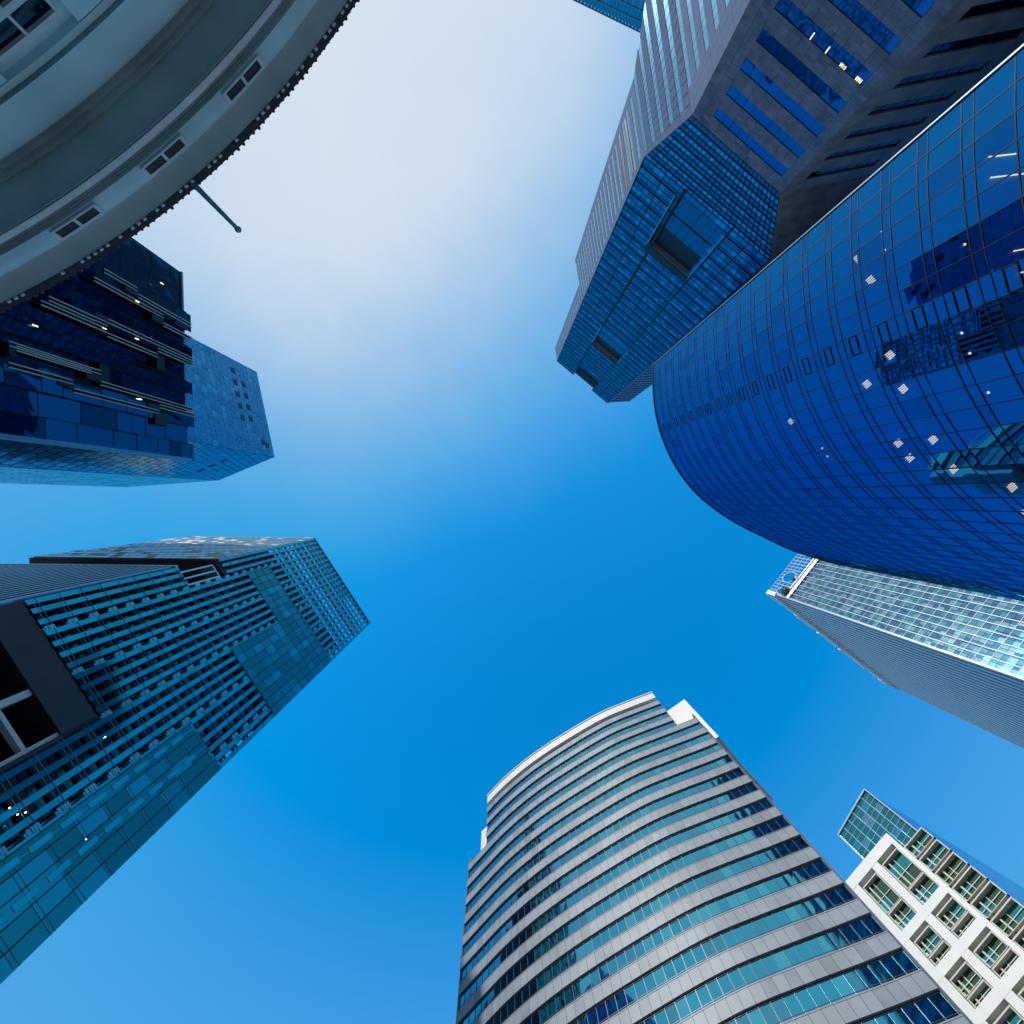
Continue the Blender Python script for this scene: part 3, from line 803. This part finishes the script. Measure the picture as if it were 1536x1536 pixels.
    def uvbox(uvs):
        ss = [wg_.sh(*q) for q in uvs]; ss_s = sorted(q[0] for q in ss); hh = sorted(q[1] for q in ss)
        return (ss_s[0]+ss_s[1])/2, (ss_s[2]+ss_s[3])/2, (hh[0]+hh[1])/2, (hh[2]+hh[3])/2
    o1 = uvbox([(1018,285),(972,365),(1035,415),(1082,355)]); o2 = uvbox([(902,488),(890,512),(926,545),(942,525)])
    sx0, sx1 = Lg * .32, Lg * .70
    op = [(o1[0], o1[1], o1[2], o1[3]), (o2[0], o2[1], o2[2], o2[3])]
    def inop(s, z): return any(a_ < s < b_ and c_ < z < d_ for a_, b_, c_, d_ in op)
    ncol = 24; cw = Lg / ncol
    fls = frange(h2, h4, 3.9)
    for k, (z0, z1) in enumerate(zip(fls, fls[1:])):
        gaps = [(a_, b_) for a_, b_, c_, d_ in op if c_ < z1 and d_ > z0]
        if z1 > h4 - 13.9: gaps = [(sx0, sx1)]
        sides = [(0, Lg)] if not gaps else [(0, gaps[0][0]), (gaps[0][1], Lg)]
        part_open = bool(gaps) and z1 <= h4 - 13.9 and any(not (c_ < z0 + .2 and d_ > z1 - .2) for a_, b_, c_, d_ in op if (a_, b_) == gaps[0])
        if part_open: sides = [(0, Lg)]
        for (r0, r1) in sides:
            gm = MB()
            for c in range(ncol):
                s0, s1 = c*cw, (c+1)*cw; sm = (s0+s1)/2
                if not (r0 - .01 < sm < r1 + .01): continue
                for (p0, p1, kind) in ((0, .38, 0), (.38, .60, 1), (.60, 1., 0)):
                    zc = z0 + (z1-z0)*(p0+p1)/2
                    if inop(sm, zc): continue
                    m = 2 if kind else (1 if random.random() < .22 else 3 if random.random() < .05 else 0)
                    pane(gm, wg_, s0 + .03, s1 - .03, z0 + (z1-z0)*p0 + .03, z0 + (z1-z0)*p1 - .03, 0, .01, m)
            go_ = gm.build('glass_floor', ['g_E', 'g_E2', 'g_E3', 'g_Epale'], bd)
            fm = MB()
            for pp, wd_, dd in ((0, .07, .06), (.38, .06, .04), (.60, .08, .12), (.80, .03, .03)):
                zc = z0 + (z1-z0)*pp
                rr_ = [(r0, r1)]
                if part_open and inop((gaps[0][0]+gaps[0][1])/2, zc): rr_ = [(r0, gaps[0][0]), (gaps[0][1], r1)]
                for q0, q1 in rr_: slab(fm, wg_, q0, q1, zc - wd_, zc + wd_, -.2, dd)
            fm.build('transoms', 'frame_dark', go_)
    mm = MB()
    for c in range(ncol + 1):
        s = min(max(c*cw, .08), Lg - .08); zz = [h2, h4 if not (sx0 + .1 < s < sx1 - .1) else h4 - 14]
        segs = [tuple(zz)]
        for a_, b_, c_, d_ in op:
            if a_ + .05 < s < b_ - .05:
                segs = [x for sg in segs for x in ((sg[0], min(sg[1], c_)), (max(sg[0], d_), sg[1])) if x[1] > x[0] + .1]
        t_ = .09 if c % 4 == 0 else .035
        for z0, z1 in segs: slab(mm, wg_, s - t_, s + t_, z0, z1, -.1, .16 if c % 4 == 0 else .1)
    mm.build('mullions', 'frame_dark', bd)
    # vertical seams through the openings
    mb = MB()
    for s in (sx0, sx1): slab(mb, wg_, s - .22, s + .22, h2, h4 - 1, -.05, .30)
    mb.build('seam', 'void', bd)
    for (a_, b_, c_, d_) in op:   # recess box: dark slot with light edges and glass at the back
        mb = MB()
        slab(mb, wg_, a_, b_, c_, d_, -1.0, -.9, 0)
        mb.build('opening_back', 'void', bd)
        mb = MB(); n_ = 6
        for i in range(n_): pane(mb, wg_, a_ + (b_-a_)*i/n_ + .05, a_ + (b_-a_)*(i+1)/n_ - .05, c_ + (d_-c_)*.05, c_ + (d_-c_)*.33, -.8, .02)
        for i in range(n_): pane(mb, wg_, a_ + (b_-a_)*i/n_ + .05, a_ + (b_-a_)*(i+1)/n_ - .05, c_ + (d_-c_)*.36, c_ + (d_-c_)*.62, -.8, .02)
        mb.build('opening_glass', 'g_E3', bd)
        mb = MB(); slab(mb, wg_, a_ - .15, a_, c_, d_, -.9, .34); slab(mb, wg_, b_, b_ + .12, c_, d_, -.9, .34); slab(mb, wg_, a_, b_, d_ - .25, d_, -.9, .3); 
        mb.build('opening_frame', 'alu', bd)
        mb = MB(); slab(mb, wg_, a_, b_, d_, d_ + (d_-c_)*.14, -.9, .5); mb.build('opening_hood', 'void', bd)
    # sloped glass below the front
    pa = Patch(P3(a1, h1), P3(b1, h1), P3(b2, h2), P3(a2, h2))
    mb = MB()
    nrw = 12
    for r in range(nrw):
        for c in range(ncol):
            m = (1 if random.random() < .55 else 3 if random.random() < .3 else 0) if r % 2 else 2
            pane(mb, pa, c/ncol + .002, (c+1)/ncol - .002, r/nrw + .006, (r+1)/nrw - .006, 0, .01, m)
    for r in range(nrw + 1): slab(mb, pa, 0, 1, max(0, r/nrw - .008), min(1, r/nrw + .008), -.1, .08 if r % 2 else .04, 4)
    for c in range(0, ncol + 1): slab(mb, pa, max(0, c/ncol - .003), min(1, c/ncol + .003), 0, 1, -.1, .1, 4)
    mb.build('sloped_glazing', ['g_E', 'g_E2', 'g_E3', 'g_Epale', 'frame_dark'], bd)
    # right side of the glass shaft: pale panels
    wr2 = Wall([b2, c2], toward=(40, 200))
    for z in frange(h2, h4, 3.9)[:-1]:
        mb = MB(); slab(mb, wr2, 0, wr2.L, z, z + 2.2, -.3, 0); slab(mb, wr2, 0, 1.2, z + 2.2, z + 3.9, -.3, 0); slab(mb, wr2, wr2.L - 1, wr2.L, z + 2.2, z + 3.9, -.3, 0)
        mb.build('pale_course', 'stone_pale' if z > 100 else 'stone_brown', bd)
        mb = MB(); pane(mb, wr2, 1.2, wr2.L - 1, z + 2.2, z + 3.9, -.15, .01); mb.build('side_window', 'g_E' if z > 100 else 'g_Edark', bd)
    pr = Patch(P3(b1, h1), P3(c1, h1), P3(c2, h2), P3(b2, h2)); mb = MB(); slab(mb, pr, 0, 1, 0, 1, -.4, 0)
    for q in range(4): slab(mb, pr, .15, .85, q/4 + .10, q/4 + .19, 0, .02, 1)
    mb.build('side_slope', ['stone_brown', 'g_Edark'], bd)
    mb = MB(); slab(mb, wg_, sx0, sx1, h4 - 14.3, h4 - 14, -3, .1); slab(mb, wg_, sx0, sx1, h4 - 14, h4 - 5, -3, -2.8, 1); mb.build('roof_terrace', ['frame_dark', 'g_E2'], bd)
    # lit offices
    for (u, v, n_) in ((1218, 53, 1), (1241, 74, 1), (1259, 98, 4), (1283, 118, 4)):
        s, h = wf.sh(u, v)
        for k in range(n_):
            mb = MB(); slab(mb, wf, s + k*.22, s + k*.22 + .12, h - .3, h + .55, -.09, -.06); mb.build('lamp', 'lamp_w', bd)
stepped_tower()

# ------------------------------------------------------------------ H: curved deep blue glass building, right
def blue_curve():
    Hh = 120.
    px = [(980,548),(980,580),(984,620),(995,660),(1014,700),(1040,735),(1070,762),(1105,785),(1140,803),(1180,822),(1212,834),(1260,848)]
    pts = spline([W(u, v, Hh) for u, v in px], 5); w = Wall(pts)
    bd = building('curved_glass_building', 'sweeping curved building of deep blue mirror glass with a fine black grid', 'skyscraper', [pts[0], pts[-1], pts[0] + Vector((60, -10))])
    e0, e1 = pts[0], pts[-1]
    bk0 = e0 + Vector((70, -32)); bk1 = e1 + Vector((45, -10))
    # inner core, floor slabs and ceilings
    inn = [Vector(w.at(s, 0, -7)[:2]) for s in frange(2, w.L - 4, 3)]
    mb = MB(); mb.prism([tuple(p) for p in inn] + [tuple(bk1 - Vector((0, 8))), tuple(bk0 + Vector((8, 8)))], 0, Hh + EYE - 3); mb.build('core', 'black_wall', bd)
    fl = 4.2; pitch = 2.15; nst = round(w.L / pitch); st = [w.L * i / nst for i in range(nst + 1)]
    z = Hh; k = 0
    while z > 6:
        z0 = z - fl
        mb = MB(); pol = [Vector(w.at(s, 0, -.35)[:2]) for s in frange(.3, w.L - .1, 2)]; inp = [Vector(w.at(s, 0, -7.05)[:2]) for s in frange(2, w.L - 4, 3)][::-1]
        mb.prism([tuple(p) for p in pol] + [tuple(p) for p in inp], z - 1.05 + EYE, z - .3 + EYE); mb.build('floor_slab', 'black_wall', bd)
        gm = MB()
        for i in range(nst):
            pane(gm, w, st[i], st[i+1], z - 1.05, z, 0, .010, int(random.random() < .3)); pane(gm, w, st[i], st[i+1], z0, z - 1.05, 0, .012, int(random.random() < .14))
        go_ = gm.build('window_band', ['g_H', 'g_H2'], bd, False)
        fm = MB()
        slab(fm, w, 0, w.L, z - .05, z + .05, -.12, .03); slab(fm, w, 0, w.L, z - 1.09, z - 1.01, -.12, .03)
        for i in range(nst + 1): 
            s = min(max(st[i], .06), w.L - .06); slab(fm, w, s - .04, s + .04, z0 + .05, z - .05, -.12, .04)
        fm.build('frame_grid', 'frame_dark', go_)
        z = z0; k += 1
    # side return with its pale edge rail
    ws = Wall([e0, bk0], toward=(0, -300))
    mb = MB(); slab(mb, ws, .0, ws.L, 0, Hh, -.6, .1); mb.build('side_wall', 'g_H' if False else 'g_Gblue', bd)
    mb = MB(); slab(mb, w, -.16, -.02, 6, Hh + .4, -.3, .16); mb.build('edge_rail', 'alu_dim', bd)
    mb = MB(); slab(mb, w, 0, w.L, Hh, Hh + .5, -.6, .1); mb.build('coping', 'frame_dark', bd)
    mb = MB(); mb.prism([tuple(p) for p in inn] + [tuple(bk1), tuple(bk0)], Hh - 2.8 + EYE, Hh - 2.2 + EYE); mb.build('roof', 'black_wall', bd)
    # opening vents in one column of panes
    sv, _ = w.sh(1238, 528); iv = min(range(len(st)), key=lambda i: abs(st[i] - sv))
    z = Hh
    while z > 20:
        mb = MB(); z0, z1 = z - 3.1, z - 1.9
        for (q0, q1, q2, q3) in ((st[iv] + .05, st[iv+1] - .05, z0, z0 + .10), (st[iv] + .05, st[iv+1] - .05, z1 - .1, z1), (st[iv] + .05, st[iv] + .15, z0, z1), (st[iv+1] - .15, st[iv+1] - .05, z0, z1)):
            slab(mb, w, q0, q1, q2, q3, .02, .07)
        mb.build('vent_frame', 'frame_dark', bd); z -= fl
    # ceiling lamps seen through the glass
    sq = [(1288,431),(1277,394),(1288,580),(1338,588),(1323,537),(1332,667),(1387,661),(1408,705),(1178,634),(1495,731),(1525,768),(1353,688)]
    dots = [(1318,350),(1322,378),(1441,370),(1427,505),(1438,535),(1463,593),(1237,685),(1229,673)]
    bars = [((1482,236),(1526,231)), ((1485,267),(1536,261)), ((1520,377),(1536,374)), ((1528,410),(1536,408)),((1522,555),(1536,553))]
    def ceil_z(u, v):  # the ceiling (bottom of the slab) just above the pane the photo pixel falls on
        s, h = w.sh(u, v); kk = math.floor((Hh - h) / fl); zc = Hh - kk * fl - 1.12; return zc, (zc - .12) / h if h > zc - .12 else 1.0
    for (u, v) in sq:
        h, kq = ceil_z(u, v); p = W(u, v, h) / kq; p += p.normalized() * .9; dx = Vector((.75, -.66)); dy = Vector((.66, .75))
        mb = MB()
        for i in range(4):
            o_ = (i - 1.5) * .21
            mb.prism([tuple(p + dx*x_ + dy*(o_ + y_)) for x_, y_ in ((-.4,-.055),(.4,-.055),(.4,.055),(-.4,.055))], h - .06 + EYE, h + EYE)
        mb.build('ceiling_lamp', 'lamp', bd)
    for (u, v) in dots:
        h, kq = ceil_z(u, v); p = W(u, v, h) / kq; p += p.normalized() * .4; mb = MB(); mb.tube((p.x, p.y, h - .05 + EYE), (p.x, p.y, h + EYE), .12, .12, 12); mb.build('ceiling_lamp', 'lamp', bd)
    for (p, q) in bars:
        h, kq = ceil_z(*p); a = W(*p, h) / kq; b = W(*q, h) / kq; mb = MB(); mb.tube((a.x, a.y, h - .05 + EYE), (b.x, b.y, h - .05 + EYE), .06, .06, 6); mb.build('ceiling_lamp', 'lamp', bd)
blue_curve()

# ------------------------------------------------------------------ F: striped tower with an open crown, right
def striped_tower():
    Hf = 245.; hc = 228.
    a = W(1153, 887, Hf); r1 = W(1204, 822, Hf); d1 = (r1 - a).normalized(); b = a + d1 * 55; c = W(1333, 1025, Hf)
    w1 = Wall([a, b]); w2 = Wall([a, c])
    bd = building('striped_tower', 'far tower with teal chequered face, finely striped face and an open white crown', 'skyscraper', [a, b, c])
    n1, n2 = w1.n[0], w2.n[0]; bk = (b - a) + (c - a)
    mb = MB(); mb.prism([tuple(a - n1*.4 - n2*.4), tuple(b - n1*.4), tuple(a + bk), tuple(c - n2*.4)], 0, hc + EYE); mb.build('core', 'frame_dark', bd)
    # face 1
    z = hc; fl = 4.0
    while z > 70:
        gm = MB()
        for s in frange(0, w1.L, 1.6)[:-1]:
            for (q0, q1) in ((0, 2.1), (2.1, 4.0)):
                x = random.random(); m = 0 if x < .4 else 1 if x < .75 else 2
                pane(gm, w1, s + .04, s + 1.55, z - q1 + .05, z - q0 - .05, 0, .02, m)
        go_ = gm.build('window_band', ['g_F', 'g_F2', 'g_F3'], bd)
        fm = MB(); slab(fm, w1, 0, w1.L, z - .07, z + .07, -.1, .06); fm.build('sill', 'alu_dim', go_)
        z -= fl
    for s in frange(0, w1.L, 2.6):
        mb = MB(); slab(mb, w1, max(0, s - .13), s + .13, 20, hc, .0, .30); mb.build('vertical_rib', 'alu_dim', bd)
    # face 2
    mb = MB(); slab(mb, w2, 0, w2.L, 20, 238, -.3, .02); mb.build('striped_wall', 'frame_dark', bd)
    mb = MB(); mb2 = MB()
    for i, s in enumerate(frange(0, w2.L - .3, 2.9)):
        slab(mb, w2, s, s + 1.6, 20, 238, .02, .3)
    mb.build('stripe_fins', 'white', bd)
    mb = MB(); slab(mb, w1, -.5, 0.2, 20, hc + 2, -.2, .4); mb.build('corner_rib', 'alu_dim', bd)
    # crown
    mb = MB(); slab(mb, w1, 0, w1.L, hc - .3, hc + 1.8, -.4, .5); slab(mb, w1, 0, w1.L, hc + 3.2, hc + 3.8, -.4, .3); mb.build('crown_band', 'alu', bd)
    mb = MB()
    cx_, cz_ = 10.5, hc + 10; rx, rz = 3.2, 4.3; bx, bz, brx, brz = 1.8, hc + 7.5, 1.7, 4
    def clear(s, z): return ((s - cx_)/rx)**2 + ((z - cz_)/rz)**2 > 1 and ((s - bx)/brx)**2 + ((z - bz)/brz)**2 > 1
    for s in frange(0, 24, 1.9):
        zz = frange(hc + 1.5, Hf, .8)
        for z0, z1 in zip(zz, zz[1:]):
            if clear(s, (z0+z1)/2): slab(mb, w1, s - .08, s + .08, z0, z1, -.1, .12)
    for z in frange(hc + 4, Hf, 3.0):
        for s0, s1 in zip(frange(0, 24, .55), frange(0, 24, .55)[1:]):
            if clear((s0+s1)/2, z): slab(mb, w1, s0, s1, z - .09, z + .09, -.12, .10)
    for (x, zc, ra, rb) in ((cx_, cz_, rx, rz), (bx + .2, bz, brx, brz)):
        pr = None
        for i in range(25):
            t = 2*math.pi*i/24; p = w1.at(x + ra*math.cos(t), zc + rb*math.sin(t), .2)
            if pr: mb.tube(pr, p, .22, .22, 6)
            pr = p
    for k in range(5):
        pr = None
        for i in range(9):
            t = i/8; s = 3 + t*9; z = hc + 3 + k*.8 + math.sin(t*math.pi)*(1 - k*.9)
            p = w1.at(s, z, .3)
            if pr: mb.tube(pr, p, .14, .14, 5)
            pr = p
    mb.build('crown_lattice', 'white', bd)
    # jagged bright roof edge along the striped face
    mb = MB(); mb.m
    slab(mb, w2, -.5, w2.L, 238, 238.5, -.5, .9)
    for s in frange(0, w2.L - 1, 1.2): slab(mb, w2, s, s + .55, 238.5, 245 + (1.2 if (s // 9) % 2 < 1 else 0), -.8, 1.4)
    for (s0, s1) in ((1, 10), (21, 30), (33, 42), (47, 55)): slab(mb, w2, s0, min(s1, w2.L), 239, 246.5, -1.2, 1.6)
    mb.build('roof_screen', 'white', bd)
    # shrub in the crown
    def bush(s, z, r, name, lab):
        p = Vector(w1.at(s, z, .7)); t = thing(name, lab, 'shrub', p); t['_o'] = tuple(p)
        mb = MB(); mb.tube(p, p + Vector((0, 0, r)), .12, .05, 6); mb.build('stem', 'bark', t)
        mb = MB()
        for i in range(380):
            v = Vector((random.gauss(0, 1), random.gauss(0, 1), random.gauss(0, .8))).normalized() * r * random.uniform(.35, 1.05) + Vector((0, 0, r*.9)); c0 = p + v
            u_ = Vector((random.uniform(-1, 1), random.uniform(-1, 1), random.uniform(-1, 1))).normalized(); v_ = u_.orthogonal().normalized(); q = .22 * r
            mb.quad([c0 - u_*q, c0 + v_*q*.5, c0 + u_*q, c0 - v_*q*.5], i % 2)
        mb.build('foliage', ['leaf', 'leaf_b'], t)
    bush(2.4, hc + 2.2, 2.3, 'roof_shrub', 'bright green leafy shrub at the outer corner of the striped tower crown')
    bush(9.8, hc + 4.4, .9, 'roof_shrub', 'small shrub inside the round opening of the striped tower crown')
striped_tower()

# ------------------------------------------------------------------ G: white gridded building with a glass box on top, bottom right
def white_grid():
    Hg = 135.
    a = W(1298, 1185, Hg); b = W(1259, 1252, Hg); wt = Wall([b, a])
    bd = building('white_grid_building', 'white gridded building with green tinted window bays and a glass box on top', 'office building', [a, b])
    d = (b - a).normalized(); nn = wt.n[0]
    # glass box
    hb = 118.
    back = Vector((60, 42))
    mb = MB(); mb.prism([tuple(a - nn*.5), tuple(b - nn*.5), tuple(b - nn*.5 + back), tuple(a - nn*.5 + back)], 40, Hg + EYE - .4); mb.build('core', 'frame_dark', bd)
    nc = 6; nr = 16; mb = MB()
    zb = 108.
    for i in range(nc):
        for j in range(nr):
            s0, s1 = wt.L*i/nc, wt.L*(i+1)/nc; z0, z1 = zb + (Hg-zb)*j/nr, zb + (Hg-zb)*(j+1)/nr
            x = random.random()
            pane(mb, wt, s0 + .05, s1 - .05, z0 + .03, z1 - .03, 0, .03, 1 if x < .18 else 2 if x < .26 else 0)
    go_ = mb.build('glass_box', ['g_G', 'g_B2', 'g_F3'], bd)
    fm = MB()
    for i in range(nc + 1): slab(fm, wt, max(0, wt.L*i/nc - .07), min(wt.L, wt.L*i/nc + .07), zb, Hg, -.05, .1)
    for j in range(nr + 1): slab(fm, wt, 0, wt.L, zb + (Hg-zb)*j/nr - .04, zb + (Hg-zb)*j/nr + .04, -.05, .07)
    slab(fm, wt, -.1, wt.L + .1, Hg - .1, Hg + .35, -.3, .3); slab(fm, wt, wt.L - .05, wt.L + .25, 40, Hg + .3, -.3, .3); slab(fm, wt, -.25, .02, zb, Hg + .3, -.3, .3)
    fm.build('glass_box_frame', 'alu', go_)
    # blue side running back
    e = W(1600, 1372, Hg)
    wsd = Wall([a + nn * .05, e], toward=(100, -50)); mb = MB()
    for z in frange(30, Hg, 2.1)[:-1]:
        pane(mb, wsd, 0, wsd.L, z + .06, z + 2.05, 0, .01)
    slab(mb, wsd, 0, wsd.L, 30, Hg, -.5, -.05, 1)
    mb.build('side_glass', ['g_Gblue', 'frame_dark'], bd)
    # white grid block in front of it
    hw = 122.
    p0 = W(1323, 1257, hw); p1 = W(1262, 1330, hw); dd = (p1 - p0).normalized()
    q0 = p0 - dd * 8.2; q1 = p0 + dd * 42
    w = Wall([q0, q1]); n_ = w.n[0]; S0 = 16.
    mb = MB(); mb.prism([tuple(q0 - n_*1.6), tuple(q1 - n_*1.6), tuple(q1 + Vector((30, 30))), tuple(q0 + Vector((30, 30)))], 0, hw + EYE - 7); mb.build('wall', 'beige', bd)
    # vertical and horizontal members
    s1, _ = w.sh(1120 + 980*.2708, 1160 + 770*.2708); s0, _ = w.sh(1120 + 900*.2708, 1160 + 455*.2708)
    cw = s1 - s0
    cols = [s0, s1, s1 + cw, s1 + 2*cw]
    for i, s in enumerate(cols):
        mb = MB(); hwid = .55 if i == 0 else 1.0
        slab(mb, w, s - hwid, s + hwid, 20, hw, -1.5, 0); mb.build('column', 'white', bd)
    hs_ = [w.sh(1120 + x*.2708, 1160 + y*.2708)[1] for x, y in ((980,775),(1180,965),(1410,1200))]
    fh = (hs_[0] - hs_[2]) / 2
    beams = [hw - 1.3] + [hs_[0] - k*fh for k in range(8)]
    for i, z in enumerate(beams):
        mb = MB(); t_ = 1.3 if i == 0 else .95
        slab(mb, w, s0, w.L, z - t_, z + t_, -1.45, .02 if i else .05); mb.build('beam', 'white', bd)
    def bay(sa, sb, z0, z1):
        # projecting window box: beige cheek, olive glass, white transom, light rods
        fm = MB(); t_ = .28
        slab(fm, w, sa, sb, z1 - t_, z1, -1.5, -.2, 0); slab(fm, w, sa, sb, z0, z0 + .12, -1.5, -.3, 0)
        slab(fm, w, sa, sa + t_, z0, z1, -1.5, -.25, 0); slab(fm, w, sb - t_, sb, z0, z1, -1.5, -.25, 0)
        slab(fm, w, sa + t_, sb - t_, z0 + (z1-z0)*.45, z0 + (z1-z0)*.45 + .1, -1.1, -.95, 1)
        slab(fm, w, (sa+sb)/2 - .06, (sa+sb)/2 + .06, z0, z1 - t_, -1.1, -.9, 1)
        slab(fm, w, sa + (sb-sa)*.72, sa + (sb-sa)*.72 + .35, z0, z1 - t_, -1.1, -.7, 0)
        wo = fm.build('window', ['beige', 'white'], bd)
        gm = MB()
        zz = [z0, z0 + (z1-z0)*.45, z1]; sx = [sa + t_, (sa+sb)/2, sb - t_]
        for i in range(2):
            for j in range(2): pane(gm, w, sx[i], sx[i+1], zz[j], zz[j+1], -1.15, .03, 0 if random.random() < .55 else 1)
        gm.build('pane', ['g_G', 'g_G2'], wo)
    # double storeys between the beams, for every column gap
    for ci in range(3):
        sa, sb = cols[ci] + (.55 if ci == 0 else 1.15), cols[ci+1] - 1.15
        for bi in range(len(beams) - 1):
            zt, zb_ = beams[bi] - 1.15, beams[bi+1] + 1.1
            zt -= (zt - zb_) * .10
            mid = zb_ + (zt - zb_) * .36
            bay(sa, sb, mid + .1, zt); bay(sa, sb, zb_, mid - .1)
    # right-hand column of single-storey boxes
    z = hw - 5.
    while z > 60:
        bay(s0 - 7.2, s0 - .6, z - fh*.42, z); z -= fh * .5
    for bi in range(len(beams) - 1): pass
white_grid()

# ------------------------------------------------------------------ I: sea green tower at the top edge
def far_tower():
    Ht = 190.
    a = W(820, -20, Ht); b = W(1040, 87, Ht); w = Wall([a, b], toward=(0, 0))
    bd = building('far_green_tower', 'sea green glass tower at the top edge behind the stepped stone tower', 'skyscraper', [a, b])
    n_ = w.n[0]
    mb = MB(); mb.prism([tuple(a - n_*.5), tuple(b - n_*.5), tuple(b - n_*30), tuple(a - n_*30)], 0, Ht + EYE - .5); mb.build('core', 'frame_dark', bd)
    z = Ht
    while z > 120:
        gm = MB()
        for s in frange(0, w.L, 1.5)[:-1]:
            x = random.random(); bright = 175 < z < 184
            pane(gm, w, s + .06, s + 1.45, z - 3.7, z - .1, 0, .02, 1 if (bright and x < .7) or x < .06 else 0)
        go_ = gm.build('window_band', ['g_I', 'g_F3'], bd)
        fm = MB(); slab(fm, w, 0, w.L, z - .12, z + .12, -.1, .25); fm.build('sill', 'alu_teal', go_)
        z -= 3.8
    for s in frange(0, w.L, 3.0):
        mb = MB(); slab(mb, w, s - .07, s + .07, 100, Ht, 0, .3); mb.build('vertical_rib', 'alu_teal', bd)
far_tower()

for o in bpy.data.objects:
    if '_o' in o: del o['_o']
